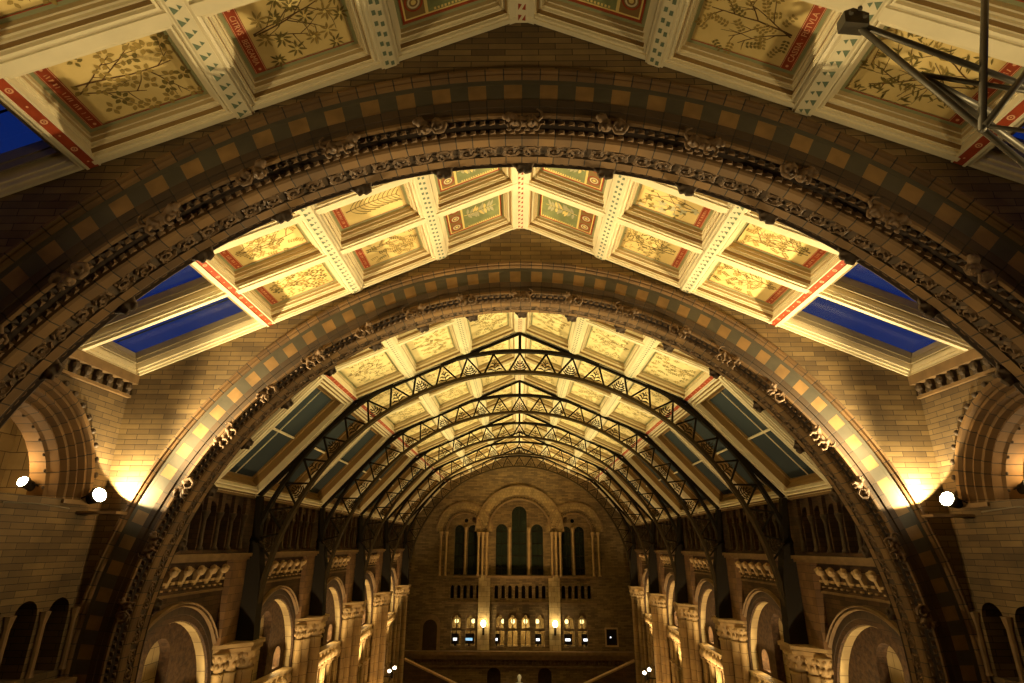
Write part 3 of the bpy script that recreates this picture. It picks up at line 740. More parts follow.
# ------------------------------------------------------------------ the long hall: walls, arcades, piers, trusses
XW = 8.35
def ladd(name, sg): return f'{name}'
BC = [15.1] + [p - 3 for p in PY[1:]] + [YE + 1.1]
BA = [Y2 + TH] + PY[:-1]
def hall_wall(sg):
    a, b = Y2 + TH, YE; out = rect(a, b, FLOOR, 1.5); holes = []
    for i in range(5):
        c = BC[i]; holes.append(archpoly(c, 2.08, FLOOR + .3, -3.85, 24))
        k0 = -3 if i else -3
        for k in range(-3, 4):
            y = c + k * .74
            holes.append(archpoly(y, .24, -.16, .85, 8))
    nm = 'wall_hall_left' if sg < 0 else 'wall_hall_right'
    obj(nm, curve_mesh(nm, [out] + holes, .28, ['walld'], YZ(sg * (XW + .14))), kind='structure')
    # recess wall with the tall blind lancet and the small lamp niche
    loops = [rect(a, b, FLOOR, -.6)]
    for i in range(5):
        c = BC[i]; loops.append(archpoly(c, .50, -6.0, -2.65, 12)); loops.append(archpoly(c + 1.38, .30, -4.1, -3.72, 8))
    nm = 'wall_recess_left' if sg < 0 else 'wall_recess_right'
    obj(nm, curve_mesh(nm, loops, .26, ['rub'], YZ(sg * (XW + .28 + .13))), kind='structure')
    mb = MB(); x = sorted((sg * (XW + .54), sg * (XW + .8))); mb.box(x[0], x[1], a, b, FLOOR, -.6)
    nm = 'wall_lancet_left' if sg < 0 else 'wall_lancet_right'; mk(nm, mb, ['ashlar'], kind='structure')
    mb = MB(); x = sorted((sg * (XW + 1.3), sg * (XW + 1.45))); mb.box(x[0], x[1], a, b, -.6, 1.5); x = sorted((sg * (XW + .28), sg * (XW + 1.45))); mb.box(x[0], x[1], a, b, -.62, -.5)
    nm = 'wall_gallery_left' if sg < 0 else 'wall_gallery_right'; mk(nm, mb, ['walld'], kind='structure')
for sg in (-1, 1): hall_wall(sg)
def ring(sg, prof, c, zs, n=26):
    mb = MB()
    for i in range(n):
        for j in range(len(prof) - 1):
            (r0, d0), (r1, d1) = prof[j], prof[j + 1]; a0, a1 = pi * i / n, pi * (i + 1) / n
            P = lambda a, r, d: (sg * d, r * math.cos(a), r * math.sin(a))
            mb.face([P(a0, r0, d0), P(a0, r1, d1), P(a1, r1, d1), P(a1, r0, d0)], 0, [(i * .235, .1), (i * .235, .2), (i * .235 + .235, .2), (i * .235 + .235, .1)])
    return mb
def corbel_me(sg):
    mb = MB(); s = -sg
    # rounded scroll head, stem and two stepped lugs
    mb.ball((s * .17, 0, .33), .10, .12, .125, 0, 10, 6); mb.ball((s * .22, -.07, .36), .06, .05, .05, 0); mb.ball((s * .22, .07, .36), .06, .05, .05, 0)
    mb.prism([(0, -.02), (s * .04, -.02), (s * .10, .12), (s * .16, .30), (0, .36)], -.06, .06, 1, 0)
    for k in range(2):
        y = -.17 + .34 * k; q = sorted((0, s * .10)); mb.box(q[0], q[1], y - .07, y + .07, .04 + .0, .10, 0); q = sorted((0, s * .06)); mb.box(q[0], q[1], y - .05, y + .05, -.10, -.06, 0)
    return mb.data('corbel', ['stone'])
CORB = {sg: corbel_me(sg) for sg in (-1, 1)}
for sg in (-1, 1):
    for i in range(5):
        c = BC[i]; a, b = BA[i], PY[i]; where = f'{SIDE[sg]} wall, {ORD[i]} bay past the second stone arch'
        # archivolt
        t = thing('arcade_arch', f'lit moulded arch, {where}', 'arch', (sg * XW, c, -3.85), 'arcade arches')
        hood = [(2.50, .02), (2.50, -.12), (2.47, -.14), (2.455, -.06), (2.44, -.06), (2.42, -.10), (2.40, -.10), (2.385, .0), (2.36, .0)]
        mk('hood_mould', ring(sg, hood, c, 0), ['stonem'], t)
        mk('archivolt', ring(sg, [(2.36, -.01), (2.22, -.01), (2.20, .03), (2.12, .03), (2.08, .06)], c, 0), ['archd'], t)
        mb = ring(sg, [(2.08, .06), (2.05, .06), (2.05, .28)], c, 0)
        for s in (-1, 1):
            x = sorted((sg * .06, sg * .28)); y = sorted((s * 2.05, s * 2.09)); mb.box(x[0], x[1], y[0], y[1], -1.9, 0)
        mk('arch_soffit', mb, ['ashlar'], t)
        # corbel frieze and cornice
        t = thing('corbel_frieze', f'carved corbel row under cornice, {where}', 'frieze', (sg * XW, (a + b) / 2, -1.15), 'corbel friezes')
        L = (b - a) / 2; mb = MB(); x = sorted((0, -sg * .34)); mb.box(x[0], x[1], -L, L, .80, .90); x = sorted((0, -sg * .28)); mb.box(x[0], x[1], -L, L, .72, .80); x = sorted((0, -sg * .05)); mb.box(x[0], x[1], -L, L, -.06, .0)
        mk('cornice', mb, ['stonem'], t)
        n = 6; w = (2 * L - 2.1) / n
        for k in range(n):
            o = obj('corbel', CORB[sg], t); o.location = (0, (c - (a + b) / 2) * .3 - L + 1.05 + (k + .5) * w + (.0), .18)
        # clerestory colonnettes
        t = thing('clerestory_arcade', f'dark slim columned gallery arcade, {where}', 'arcade', (sg * XW, c, -.2), 'clerestory arcades')
        for k in range(-3, 5):
            y = (k - .5) * .74; mb = MB(); mb.lathe([(.11, .04), (.10, .10), (.065, .14), (.06, .80), (.085, .86), (.125, .98), (.13, 1.03)], (-sg * .03, y, 0), 8); mk('colonnette', mb, ['carvd'], t, True)
            mb = MB(); x = sorted((.0, -sg * .1)); mb.box(x[0], x[1], y - .10, y + .10, 1.02, 1.55); mk('corbel_block', mb, ['walld'], t)
        mb = MB(); x = sorted((0, -sg * .14)); mb.box(x[0], x[1], -L, L, 1.52, 1.66); mk('wall_plate', mb, ['stonem'], t)
        # parapet in the recess and its shafts
        t = thing('gallery_parapet', f'ledge on paired shafts inside arch, {where}', 'parapet', (sg * (XW + .02), c, FLOOR), 'recess parapets')
        z = -4.2 - FLOOR; mb = MB(); x = sorted((-sg * .12, sg * .28)); mb.box(x[0], x[1], -2.05, 2.05, z - .08, z); mb.box(x[0] + .03, x[1] - .03, -2.05, 2.05, z - .5, z - .08); mk('ledge', mb, ['pier'], t)
        mb = MB()
        for k in range(9):
            y = -1.8 + .45 * k; mb.ball((-sg * .08, y, z - .34), .14, .17, .2, 0, 8, 5)
        mk('leaf_carving', mb, ['stone'], t, True)
        for k in range(5):
            mb = MB(); y = -1.8 + .9 * k
            for d in (-.14, .14): mb.tube([(sg * .03, y + d, 0), (sg * .03, y + d, z - .5)], .10, 8)
            for q in range(8): mb.box(sg * .03 - .14, sg * .03 + .14, y - .29, y + .29, z - .62 - 1.15 * q, z - .54 - 1.15 * q)
            mk('paired_shaft', mb, ['pier'], t)
        mb = MB(); x = sorted((sg * .16, sg * .27)); mb.box(x[0], x[1], -2.05, 2.05, 0, z - .4); mk('back_panel', mb, ['walld'], t)
        # pier
        y = PY[i]
        t = thing('clustered_pier', f'tall clustered stone pier with leaf capital after the {ORD[i]} arch, {SIDE[sg]} side of hall', 'pier', (sg * 8.1, y, FLOOR), 'clustered piers')
        zc = -3.30 - FLOOR; zt = -2.6 - FLOOR
        mb = MB(); x = sorted((sg * .02, sg * .24)); mb.box(x[0], x[1], -.84, .84, 0, zt - .12); mk('core', mb, ['pier'], t)
        for (dx, dy, r) in ((-.27, 0, .20), (-.02, -.44, .18), (-.02, .44, .18), (.10, -.80, .12), (.10, .80, .12)):
            mb = MB(); mb.lathe([(r + .12, 0), (r + .12, .5), (r + .05, .6), (r + .07, .68), (r, .76), (r, zc - .1), (r + .05, zc - .05), (r + .02, zc)], (sg * dx, dy, 0), 14); mk('shaft', mb, ['pier'], t, True)
        mb = MB()
        for (dx, dy, r) in ((-.27, 0, .20), (-.02, -.44, .18), (-.02, .44, .18), (.10, -.80, .12), (.10, .80, .12)):
            mb.lathe([(r, zc), (r + .03, zc + .15), (r + .10, zc + .38), (r + .13, zc + .46), (r + .10, zc + .5)], (sg * dx, dy, 0), 12)
            for k in range(8):
                q = 2 * pi * k / 8
                for h, rr in ((.16, .05), (.36, .075)): mb.ball((sg * dx + (r + rr) * math.cos(q + h), dy + (r + rr) * math.sin(q + h), zc + h), .06, .06, .085, 0, 6, 4)
        mk('capital', mb, ['stone'], t, True)
        mb = MB()
        for (e, z0, z1) in ((0, zc + .48, zc + .58), (.05, zc + .60, zt)):
            mb.prism([(sg * (.24), -1.0 - e), (sg * .12, -1.0 - e), (sg * (-.30 - e), -.62 - e), (sg * (-.54 - e), -.40), (sg * (-.54 - e), .40), (sg * (-.30 - e), .62 + e), (sg * .12, 1.0 + e), (sg * .24, 1.0 + e)], z0, z1, 2)
        mk('abacus', mb, ['stone'], t)
        t = thing('wall_pilaster', f'brick pilaster strip above the {ORD[i]} pier, {SIDE[sg]} side of hall', 'pilaster', (sg * XW, y, -2.6), 'pilaster strips')
        mb = MB(); x = sorted((.02, -sg * .2)); yy = .95 if i < 4 else .95; mb.box(x[0], x[1], -1.05, yy, 0, 2.18); mk('strip', mb, ['pil'], t)

# ------------------------------------------------------------------ iron trusses
RL, RU, ZT = 7.75, 8.5, -2.3
def iron_truss(y, i):
    t = thing('iron_truss', f'dark iron arched truss, {ORD[i]} from the second stone arch', 'truss', (0, y, -2.6), 'iron roof trusses')
    off = Matrix.Translation((0, -y, 2.6))
    def part(name, mb, mats, parent=t):
        me = mb.data(name, mats); me.transform(off) if parent is t else me.transform(off); return obj(name, me, parent)
    def chord(r, w, d, a0, name, mats):
        mb = MB(); n = 64
        for k in range(n):
            A0, A1 = -a0 + 2 * a0 * k / n, -a0 + 2 * a0 * (k + 1) / n
            v = []
            for A in (A0, A1):
                for rr in (r - d, r + d):
                    for yy in (y - w, y + w): v.append((rr * math.sin(A), yy, ZT + rr * math.cos(A)))
            mb.mesh(v, [(0, 4, 5, 1), (2, 3, 7, 6), (0, 2, 6, 4), (1, 5, 7, 3)], 0)
        part(name, mb, mats)
    aU = math.acos((-.1 - ZT) / RU) * .985; aL = math.acos((-1.9 - ZT) / RL)
    chord(RU, .09, .055, aU, 'upper_chord', ['iron']); chord(RL, .11, .05, aL, 'lower_chord', ['irong'])
    n = 25; da = 2 * 1.33 / n
    for k in range(n):
        a = -1.33 + (k + .5) * da
        P = lambda A, r: (r * math.sin(A), y, ZT + r * math.cos(A))
        mb = MB(); ap, l, r = P(a, RU - .06), P(a - da * .44, RL + .05), P(a + da * .44, RL + .05)
        mb.tube([l, ap], .04, 4); mb.tube([r, ap], .04, 4)
        tri = part('lattice_strut', mb, ['iron'])
        mb = MB(); c0 = Vector(P(a, RL + .05)); c1 = Vector(P(a, RU - .30)); rad = (c1 - c0).normalized(); tan = Vector((rad.z, 0, -rad.x))
        mb.tube([c0, c1], .016, 4); H = (c1 - c0).length
        if k % 2:
            for h, w in ((.12, .24), (.38, .17), (.65, .10)):
                for s in (-1, 1): mb.tube([c0 + rad * h * H, c0 + rad * (h * H + .07) + tan * s * w * .6, c0 + rad * (h * H + .05) + tan * s * w], [.012, .03, .012], 4)
        else:
            for h, w in ((.08, .28), (.22, .22), (.40, .17), (.6, .11)):
                for s in (-1, 1):
                    mb.tube([c0 + rad * h * H, c0 + rad * (h * H + .02) + tan * s * w * .5, c0 + rad * (h * H + .10) + tan * s * w * .8, c0 + rad * (h * H + .09) + tan * s * w * .45], [.012, .026, .026, .014], 4)
        part('leaf_ornament', mb, ['irong'], t)
    # rafters under the roof, king post and posts down to the capitals
    for sg in (-1, 1):
        mb = MB(); P = [(0, rz(0) - .12), (sg * XB, rz(XB) - .12), (sg * XB, rz(XB) - .19), (0, rz(0) - .20)]; mb.prism(P, y - .05, y + .05, 1); part('rafter', mb, ['iron'])
        mb = MB(); P = [(sg * (XB), HB - .12), (sg * 8.2, 1.45), (sg * 8.08, 1.40), (sg * XB, HB - .30)]; mb.prism(P, y - .06, y + .06, 1); part('lower_rafter', mb, ['iron'])
        mb = MB(); xo = 8.14
        mb.prism([(sg * xo, -2.6), (sg * 7.62, -2.6), (sg * 7.66, -1.9), (sg * 7.70, -.9), (sg * 7.85, -.05), (sg * 8.05, .1), (sg * xo, .1)], y - .20, y + .20, 1); part('wall_post', mb, ['slate'])
        mb = MB(); mb.prism([(sg * xo, .1), (sg * 7.9, .1), (sg * 8.05, 1.4), (sg * 8.2, 1.4)], y - .12, y + .12, 1); part('post_extension', mb, ['iron'])
    mb = MB(); mb.box(-.05, .05, y - .06, y + .06, ZT + RU, rz(0) - .12); part('king_post', mb, ['iron'])
for i, y in enumerate(PY): iron_truss(y, i)

# ------------------------------------------------------------------ end wall
def endwall():
    pl = lambda c, w, z0, top: archpoly(c, w, z0, top - w, 12)
    front = [[(-9.2, FLOOR), (9.2, FLOOR), (9.2, 1.3), (5.5, rz(5.5) + .3), (0, HR + .3), (-5.5, rz(5.5) + .3), (-9.2, 1.3)]]
    # deep recesses of the three window groups
    for c, w in ((-4.05, 1.26), (4.08, 1.26)): front.append(archpoly(c, w, -2.1, .93, 20))
    front.append(archpoly(.02, 2.25, -2.06, .95, 26))
    low = [(-4.42, .36), (-3.43, .34), (-1.36, .31), (-.47, .34), (.45, .33), (1.45, .34), (3.51, .37), (4.42, .34)]
    for c, w in low: front.append(pl(c, w, -6.62, -4.5))
    for c in (-1.74, 1.75): front.append(pl(c, .47, FLOOR + 3.3, -7.9))
    bal = [(-4.86 + .46 * k) for k in range(5)] + [(-1.70 + .485 * k) for k in range(8)] + [(3.10 + .46 * k) for k in range(5)]
    for c in bal: front.append(archpoly(c + .06, .13, -3.6, -2.85, 6))
    obj('wall_end', curve_mesh('wall_end', front, .5, ['wall'], XZ(YE + .25)), kind='structure')
    # second layer with the actual lights
    back = [rect(-6, 6, -2.4, 4.0)]
    wins = [(-4.45, .35, -2.05, 1.4), (-3.45, .36, -2.05, 1.4), (-1.31, .43, -2.05, 1.48), (.0, .56, -2.05, 2.78), (1.33, .44, -2.05, 1.48), (3.50, .35, -2.05, 1.32), (4.47, .35, -2.05, 1.32)]
    for c, w, z0, zt in wins: back.append(pl(c, w, z0, zt))
    for c in (-3.97, 3.98): back.append([(c + .15 * math.cos(k * pi / 6), 1.72 + .15 * math.sin(k * pi / 6)) for k in range(12)])
    obj('wall_window_layer', curve_mesh('wall_window_layer', [back[0]] + back[1:], .2, ['wall'], XZ(YE + .55)), kind='structure')
    global wn
    for c, w, z0, zt in wins:
        wn += 1; o = obj(f'window_{wn}', None, kind='structure'); o.location = (c, YE + .62, z0)
        me = curve_mesh('glass_pane', [archpoly(0, w, 0, zt - z0 - w, 12)], .02, ['leaded'], XZ(0)); obj('glass_pane', me, o)
        mb = MB()
        for h in (.45, 1.3, 2.15, 3.0): 
            if h < zt - z0 - w: mb.box(-w, w, -.04, .0, h - .03, h + .03)
        mb.box(-.02, .02, -.04, .0, 0, zt - z0 - .05); mk('glazing_bar', mb, ['iron'], o)
    for c in (-3.97, 3.98):
        wn += 1; o = obj(f'window_{wn}', None, kind='structure'); o.location = (c, YE + .62, 1.72)
        me = curve_mesh('glass_pane', [[(.16 * math.cos(k * pi / 6), .16 * math.sin(k * pi / 6)) for k in range(12)]], .02, ['leaded'], XZ(0)); obj('glass_pane', me, o)
    mb = MB(); mb.box(-6, 6, YE + 1.1, YE + 1.2, -4, 4); struct('wall_night_backing', mb, ['black'])
    # mouldings of the three great window arches
    def vous(name, c, zs, radii, label, y):
        t = thing(name, label, 'arch', (c, y, zs))
        for nm, r0, r1, d, mat in radii:
            mb = MB(); n = 24
            for k in range(n):
                a0, a1 = pi * k / n, pi * (k + 1) / n
                v = []
                for a in (a0, a1):
                    for r in (r0, r1):
                        for yy in (0, -d): v.append((r * math.cos(a), yy, r * math.sin(a)))
                mb.mesh(v, [(0, 4, 5, 1), (2, 3, 7, 6), (1, 5, 7, 3)], 0)
            mk(nm, mb, [mat], t)
        mb = MB(); n = 30
        for k in range(n):
            a = pi * (k + .5) / n; r = radii[-1][2] + .09; mb.box(r * math.cos(a) - .035, r * math.cos(a) + .035, -.05, .0, r * math.sin(a) - .035, r * math.sin(a) + .035)
        mk('dentil_pattern', mb, ['carvd'], t)
    vous('window_arch', .02, .95, [('hood_mould', 3.22, 3.30, .12, 'stonem'), ('voussoir_ring', 2.62, 3.22, .05, 'vous'), ('inner_moulding', 2.26, 2.36, .10, 'stonem')], 'tall central double ringed arch over three windows on far wall', YE)
    for c, s in ((-4.05, 'left'), (4.08, 'right')):
        vous('window_arch', c, .93, [('hood_mould', 2.05, 2.13, .08, 'stonem'), ('voussoir_ring', 1.62, 2.05, .025, 'vous'), ('inner_moulding', 1.27, 1.36, .06, 'stonem')], f'smaller ringed arch over paired windows on far wall, {s} side', YE)
    # shafts
    for k, x in enumerate((-5.75, -5.35, -2.98, -2.68, -2.38, 2.40, 2.70, 3.0, 5.38, 5.80)):
        t = thing('window_shaft', f'slim shaft beside the far wall windows, number {k + 1} of ten from the left', 'column', (x, YE - .10, -2.1), 'far window shafts')
        t['label'] = f'slim stone shaft beside the far wall windows, {["outermost left","second from left","third from left","fourth from left","left of the central window","right of the central window","fourth from right","third from right","second from right","outermost right"][k]}'
        mb = MB(); mb.lathe([(.13, 0), (.08, .15), (.08, 2.6), (.14, 2.9), (.15, 3.02)], (0, 0, 0), 8); mk('shaft', mb, ['stone'], t, True)
    for k, x in enumerate((-3.97, -.72, .72, 3.98)):
        t = thing('window_mullion', f'slim shaft dividing the far wall window lights, {ORD[k]} of four from left', 'column', (x, YE + .32, -2.05), 'far window mullions')
        mb = MB(); mb.lathe([(.12, 0), (.075, .15), (.075, 2.9), (.12, 3.15), (.13, 3.3)], (0, 0, 0), 8); mk('shaft', mb, ['stone'], t, True)
    # sills and string courses
    t = thing('string_course', 'dark moulded sill band under the tall far wall windows', 'band', (0, YE, -2.2))
    mb = MB(); mb.box(-2.35, 2.4, -.28, .3, -.02, .12); mb.box(-5.5, -2.75, -.2, .3, -.02, .1); mb.box(2.8, 5.5, -.2, .3, -.02, .1); mk('sill', mb, ['stonem'], t)
    t = thing('string_course', 'plain band below the pierced balustrades on the far wall', 'band', (0, YE, -3.95))
    mb = MB(); mb.box(-5.5, 5.5, -.10, .02, 0, .14); mk('band_stone', mb, ['stonem'], t)
    t = thing('string_course', 'deep projecting band under the lit shop windows on far wall', 'band', (0, YE, -7.1))
    mb = MB(); mb.box(-7.9, 7.9, -.45, .02, 0, .22); mb.box(-7.9, 7.9, -.30, .02, -.28, 0); mb.box(-7.9, 7.9, -.12, .02, -.8, -.72)
    mk('band_stone', mb, ['stonem'], t)
    mb = MB()
    for k in range(56): mb.ball((-7.6 + .276 * k, -.05, -.5), .10, .05, .13, 0, 6, 4)
    mk('leaf_carving_pattern', mb, ['stonem'], t, True)
    for x, w in ((-2.5, .42), (2.5, .40)):
        s = 'left' if x < 0 else 'right'
        t = thing('wall_pilaster', f'lamp lit pilaster on far wall, {s} of the four central shop windows', 'pilaster', (x, YE, -6.85))
        mb = MB(); mb.box(-w, w, -.16, .02, 0, 6.1 - 1.3); mk('strip', mb, ['ashlar'], t)
        t = thing('wall_lamp', f'bright wall lamp on the far wall pilaster, {s} of centre', 'lamp', (x, YE - .17, -5.4))
        mb = MB(); mb.box(-.07, .07, -.04, .02, -.5, .1); mb.tube([(0, -.02, -.35), (0, -.2, -.3), (0, -.25, -.05), (0, -.25, .05)], .025, 6); mk('bracket', mb, ['iron'], t)
        mb = MB(); mb.ball((0, -.25, .25), .17, .17, .22, 0, 12, 8); mk('globe', mb, ['lampw'], t, True)
        light('POINT', (x, YE - .65, -5.05), 28, GOLD, size=.15)
    # pierced balustrade backs
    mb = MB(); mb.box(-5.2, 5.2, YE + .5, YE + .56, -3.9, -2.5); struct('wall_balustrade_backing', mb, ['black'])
    # shop windows
    for k, (c, w) in enumerate(low):
        wn += 1; o = obj(f'window_{wn}', None, kind='structure'); o.location = (c, YE + .3, -6.62); H = 2.12
        me = curve_mesh('glass_pane', [archpoly(0, w, 0, H - w, 12)], .02, ['shop'], XZ(0)); obj('glass_pane', me, o)
        loops = [archpoly(0, w, 1.0, H - w, 12)] + [archpoly(s * w * .47, w * .36, 1.12, H - w - .12, 8) for s in (-1, 1)] + [[(.12 * math.cos(q * pi / 5), H - w + .06 + .1 * math.sin(q * pi / 5)) for q in range(10)]]
        me = curve_mesh('tracery', loops, .08, ['stonem'], XZ(-.05)); obj('tracery', me, o)
        mb = MB(); mb.box(-.025, .025, -.08, -.02, 0, 1.0); mb.box(-w, w, -.08, -.02, .95, 1.02); mk('mullion', mb, ['wood'], o)
    mb = MB(); mb.box(-6, 6, YE + 1.5, YE + 1.6, -7, -4); mb.box(-6, 6, YE + .5, YE + 2.1, -6.8, -6.7); mb.box(-6, 6, YE + .5, YE + 2.1, -4.2, -4.1)
    for x in (-6, 6): mb.box(x - .1, x + .1, YE + .5, YE + 2.1, -7, -4)
    struct('wall_shop_interior', mb, ['stone'])
    for k, (x, e) in enumerate(((-4.5, 7), (-3.3, 7), (-1.15, 10), (-.45, 14), (.45, 14), (1.3, 9), (3.4, 7), (4.5, 8))):
        t = thing('pendant_globe', f'small lit globe behind the far shop windows, {["first","second","third","fourth","fifth","sixth","seventh","eighth"][k]} from left', 'lamp', (x, YE + 1.0, -5.15), 'shop globes')
        mb = MB(); mb.ball((0, 0, 0), .15, .15, .15); mk('globe', mb, ['bulb'], t, True); mb = MB(); mb.tube([(0, 0, .1), (0, 0, .95)], .012, 5); mk('cord', mb, ['iron'], t)
        light('POINT', (x, YE + .8, -5.5), e * 2.6, GOLD, size=.1)
    for k, (x, z, m, w) in enumerate(((-4.49, -6.21, 'scrw', .13), (-3.51, -6.21, 'scrb', .24), (-1.58, -6.12, 'scrw', .07), (1.30, -6.23, 'scrw', .12), (3.39, -6.24, 'scrw', .18), (4.64, -6.24, 'scrw', .16))):
        t = thing('display_screen', f'small {"blue" if m == "scrb" else "white"} glowing screen in far shop window, {ORD[k]} from left', 'screen', (x, YE + .12, -6.6), 'shop screens')
        mb = MB(); mb.box(-w - .12, w + .12, .0, .06, .1, .75); mb.box(-.05, .05, .0, .05, -.02, .12); mk('case', mb, ['black'], t)
        mb = MB(); mb.box(-w, w, -.015, .0, .32, .48); mk('display', mb, [m], t)
    # framed dark picture and blind doorway
    t = thing('picture_frame', 'dark framed picture on the far wall near the right piers', 'picture', (6.43, YE - .03, -6.6))
    me = curve_mesh('frame', [rect(-.46, .46, 0, 1.2), rect(-.36, .36, .10, 1.10)], .08, ['stone'], XZ(0)); obj('frame', me, t)
    mb = MB(); mb.box(-.37, .37, -.01, .02, .09, 1.11); mk('dark_panel', mb, ['black'], t)
    mb = MB(); mb.box(-.12, -.04, -.03, -.01, .55, .64); mk('small_screen', mb, ['scrw'], t)
    wn2 = obj('door_1', None, kind='structure'); wn2.location = (-6.25, YE - .02, -6.9)
    me = curve_mesh('door_frame', [archpoly(0, .72, 0, 1.55, 12), archpoly(0, .50, .02, 1.45, 12)], .12, ['stonem'], XZ(0)); obj('door_frame', me, wn2)
    me = curve_mesh('door_leaf', [archpoly(0, .5, .0, 1.45, 12)], .05, ['wood'], XZ(.0)); obj('door_leaf', me, wn2)
    for k, c in enumerate((-1.74, 1.75)):
        o = obj(f'door_{k + 2}', None, kind='structure'); o.location = (c, YE + .35, FLOOR + 3.3); H = -7.9 - FLOOR - 3.3
        me = curve_mesh('door_leaf', [archpoly(0, .48, 0, H - .48, 12)], .06, ['wood'], XZ(0)); obj('door_leaf', me, o)
endwall()

# ------------------------------------------------------------------ landing, stairs and statue at the far end
mb = MB(); mb.box(-3.4, 3.4, 39.3, YE, FLOOR, FLOOR + 3.3); struct('floor_landing', mb, ['slab'])
for sg in (-1, 1):
    t = thing('stair_flight', f'stone stair with sloping parapet rising to the {SIDE[sg]} of the statue landing', 'stairs', (sg * 3.4, 41.8, FLOOR + 3.3))
    zt = lambda x: -8.3 + (x - 3.6) * .41
    n = 16; mb = MB(); P = [(0, -3.3), (0, 0)]
    for k in range(n):
        x0 = k * .23; P += [(x0, .1 * (k + 1) - .1), (x0, .1 * (k + 1))]
    P += [(n * .23, .1 * n), (n * .23, -3.3)]; mb.prism([(sg * a, b) for a, b in P], -1.6, 2.1, 1); mk('steps', mb, ['slab'], t)
    b0 = -FLOOR - 3.3
    mb = MB(); P = [(-.2, zt(3.2) + b0 - 1.1), (3.8, zt(7.2) + b0 - 1.1), (3.8, zt(7.2) + b0), (-.2, zt(3.2) + b0)]; mb.prism([(sg * a, b) for a, b in P], -1.85, -1.6, 1); mk('parapet', mb, ['walld'], t)
    mb = MB(); P = [(-.2, zt(3.2) + b0), (3.8, zt(7.2) + b0), (3.8, zt(7.2) + b0 + .1), (-.2, zt(3.2) + b0 + .1)]; mb.prism([(sg * a, b) for a, b in P], -1.93, -1.52, 1); mk('coping', mb, ['stone'], t)
# statue of a seated figure on a pedestal
ps = (0, 40.0, FLOOR + 3.3); ztop = -7.52 - ps[2]
t = thing('seated_statue', 'white marble statue of a seated bearded man on a pedestal, centre of far stairs', 'statue', ps)
ph = ztop - 1.75
mb = MB(); mb.box(-.65, .65, -.75, .75, 0, .25); mb.box(-.52, .52, -.62, .62, .25, ph - .12); mb.box(-.6, .6, -.7, .7, ph - .12, ph); mk('pedestal', mb, ['stonem'], t)
mb = MB()
b = lambda x, y, z, rx, ry_, rz_: mb.ball((x, y, ph + z), rx, ry_, rz_, 0, 12, 8)
b(0, .12, .85, .26, .19, .40); b(0, .10, 1.12, .33, .17, .16); b(0, .05, 1.33, .09, .09, .12); b(0, .02, 1.55, .125, .15, .17); b(0, -.10, 1.42, .09, .08, .14); b(0, -.13, 1.55, .022, .03, .04)
b(-.125, .03, 1.55, .02, .035, .05); b(.125, .03, 1.55, .02, .035, .05); b(0, .1, .55, .28, .24, .16)
for s in (-1, 1):
    mb.tube([(s * .30, .1, ph + 1.16), (s * .40, -.02, ph + .86), (s * .28, -.26, ph + .74), (s * .14, -.40, ph + .70)], [.10, .09, .07, .05], 8)
    for k in range(4): mb.tube([(s * (.16 - .025 * k), -.38, ph + .70), (s * (.13 - .03 * k), -.47, ph + .67), (s * (.12 - .03 * k), -.49, ph + .61)], [.018, .016, .012], 5)
    mb.tube([(s * .15, .05, ph + .55), (s * .19, -.45, ph + .55), (s * .19, -.50, ph + .12), (s * .19, -.50, ph + .06)], [.15, .12, .085, .07], 8); b(s * .19, -.60, .05, .07, .16, .05)
obj('figure', remesh('figure', mb, ['marble'], .03), t)
mb = MB(); mb.box(-.36, .36, .26, .36, ph, ph + 1.05); mb.box(-.34, .34, -.1, .3, ph, ph + .42); mk('chair', mb, ['marble'], t)

# little twin spotlights fixed on the last piers
for sg in (-1, 1):
    t = thing('pier_spotlight', f'small twin spotlights glowing low on the {SIDE[sg]} far piers', 'spotlight', (sg * 7.25, 36.6, -6.75))
    mb = MB(); mb.box(-.05, .05, -.05, .05, -.4, -.1); mb.tube([(0, 0, -.3), (sg * .7, .1, -.35)], .03, 6); mk('bracket', mb, ['iron'], t)
    for dx, dz in ((-.16, -.08), (.12, .08)):
        mb = MB(); mb.lathe([(.05, -.12), (.09, 0), (.09, .04)], (dx, 0, dz), 10); h = mk('lamp_head', mb, ['iron'], t)
        mb = MB(); mb.ball((dx, -.05, dz + .05), .10, .10, .09, 0, 10, 6); mk('lens', mb, ['spotl'], h, True)

# ------------------------------------------------------------------ steel lighting truss hanging at the top right
yt = 3.0; base = Vector((2.31, yt, 3.47))
t = thing('lighting_truss', 'grey steel tube lighting truss hanging near the camera at upper right', 'truss', base)
R_ = lambda x, y, z: (x - base.x, y - base.y, z - base.z)
def tb(name, p, q, r, mat='steel'):
    mb = MB(); mb.tube([R_(*p), R_(*q)], r, 8); mk(name, mb, [mat], t, True)
tb('chord_tube', (2.31, 3.0, 3.47), (3.65, 3.05, 2.80), .021)
tb('chord_tube', (2.31, 3.0, 3.47), (3.50, 3.1, 1.98), .021)
tb('upright_tube', (3.47, 3.0, 4.3), (2.97, 3.02, 2.55), .024)
tb('brace_tube', (2.71, 3.05, 3.05), (3.60, 3.0, 2.79), .016)
tb('brace_tube', (2.71, 3.05, 3.03), (3.30, 3.25, 2.90), .024)
tb('brace_tube', (2.71, 3.05, 3.05), (3.60, 3.35, 2.60), .022)
tb('brace_tube', (2.98, 3.0, 2.57), (3.60, 3.0, 2.46), .014)
tb('brace_tube', (2.98, 3.0, 2.57), (3.55, 3.0, 3.20), .022)
mb = MB(); mb.prism([(-.09, -.05), (.07, -.07), (.09, .03), (-.01, .08), (-.08, .05)], -.05, .05, 1)
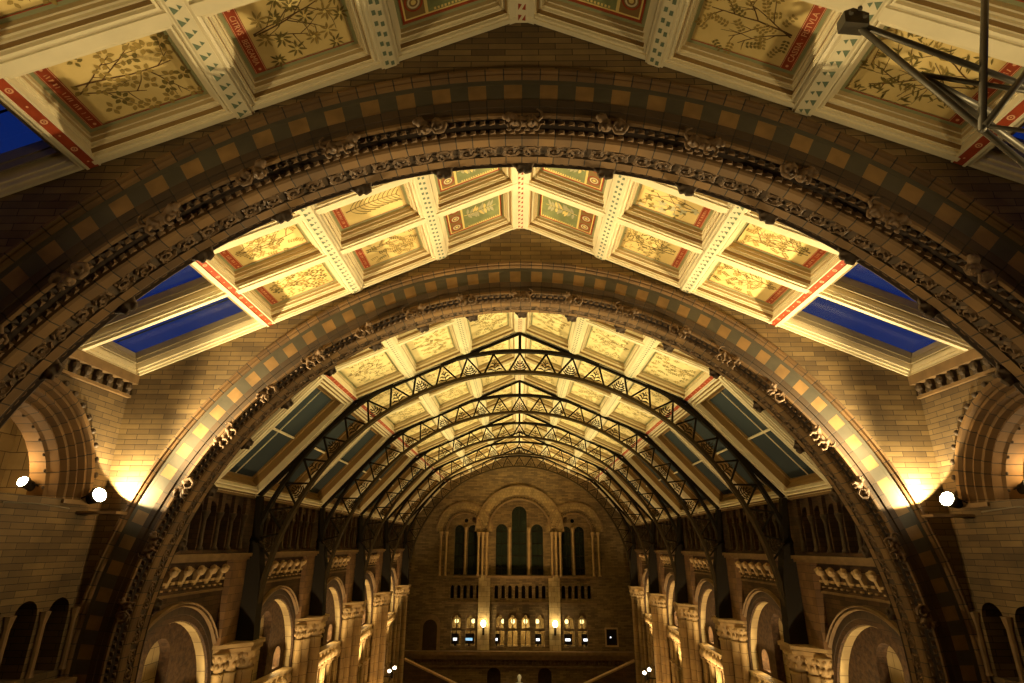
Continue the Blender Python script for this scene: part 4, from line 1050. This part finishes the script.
for x, z in ((-.05, .0), (.04, -.03), (.02, .04)): mb.lathe([(.015, 0), (.015, .02)], (x, -.07, z), 6)
mk('end_plate', mb, ['steel'], t)
mb = MB(); mb.tube([R_(3.47, 3.0, 4.25), R_(3.47, 3.0, rz(3.47) - .1)], .02, 6); mk('hanger', mb, ['iron'], t)

# ------------------------------------------------------------------ lights
for sg in (-1, 1):
    x, y, z = FL[sg]
    light('SPOT', (x - sg * .20, Y2 - .30, z + .05), 420, GOLD, (sg * 7.45, Y2, 1.42), .03, 150, .12)
    light('SPOT', (x - sg * .15, y - .3, z + .2), 4600, GOLD, (-sg * 1.5, 9.5, 6.4), .15, 100, 1)
    light('POINT', (sg * 8.95, 10.0, 1.25), 30, (1, .66, .28), size=.08)
    light('SPOT', (sg * 7.2, 3.0, .5), 740, GOLD, (-sg * 2.5, 4.3, 6.5), .2, 90, .8)
    for i, py in enumerate(PY):
        light('SPOT', (sg * 7.45, py - 1.2, -2.3), 4700, YELL, (-sg * 1.0, py - 2.6, 6.6), .2, 64, .9)
        light('SPOT', (sg * 7.3, BC[i] - .5, -6.4), 900, (1, .72, .35), (sg * 8.35, BC[i] + .3, -1.9), .12, 80, .5)
        light('POINT', (sg * 8.72, BC[i] + 1.30, -3.8), 26, GOLD, size=.05)
        light('SPOT', (sg * 6.4, py - 1.9, -11), (480, 640, 850, 1050, 1300)[i], ORNG, (sg * 8.2, py, -5.2), .25, 50, .6)
light('SPOT', (.6, 37.2, -5.6), 160, GOLD, (0, 40, -8), .15, 40, .5)  # added spot to brighten the statue, without a fixture of its own
light('SPOT', (0, 36, -8.5), 5000, WARM, (0, YE, 5.5), .4, 62, 1)  # added spot brightening the upper end wall, in place of roof uplights

w = bpy.data.worlds.new('dusk'); SC.world = w; w.use_nodes = True
w.node_tree.nodes['Background'].inputs[0].default_value = (.05, .17, 1, 1); w.node_tree.nodes['Background'].inputs[1].default_value = .11
vs = SC.view_settings; vs.view_transform = 'Standard'; vs.look = 'None'; vs.exposure = 0; vs.gamma = 1; vs.use_curve_mapping = False
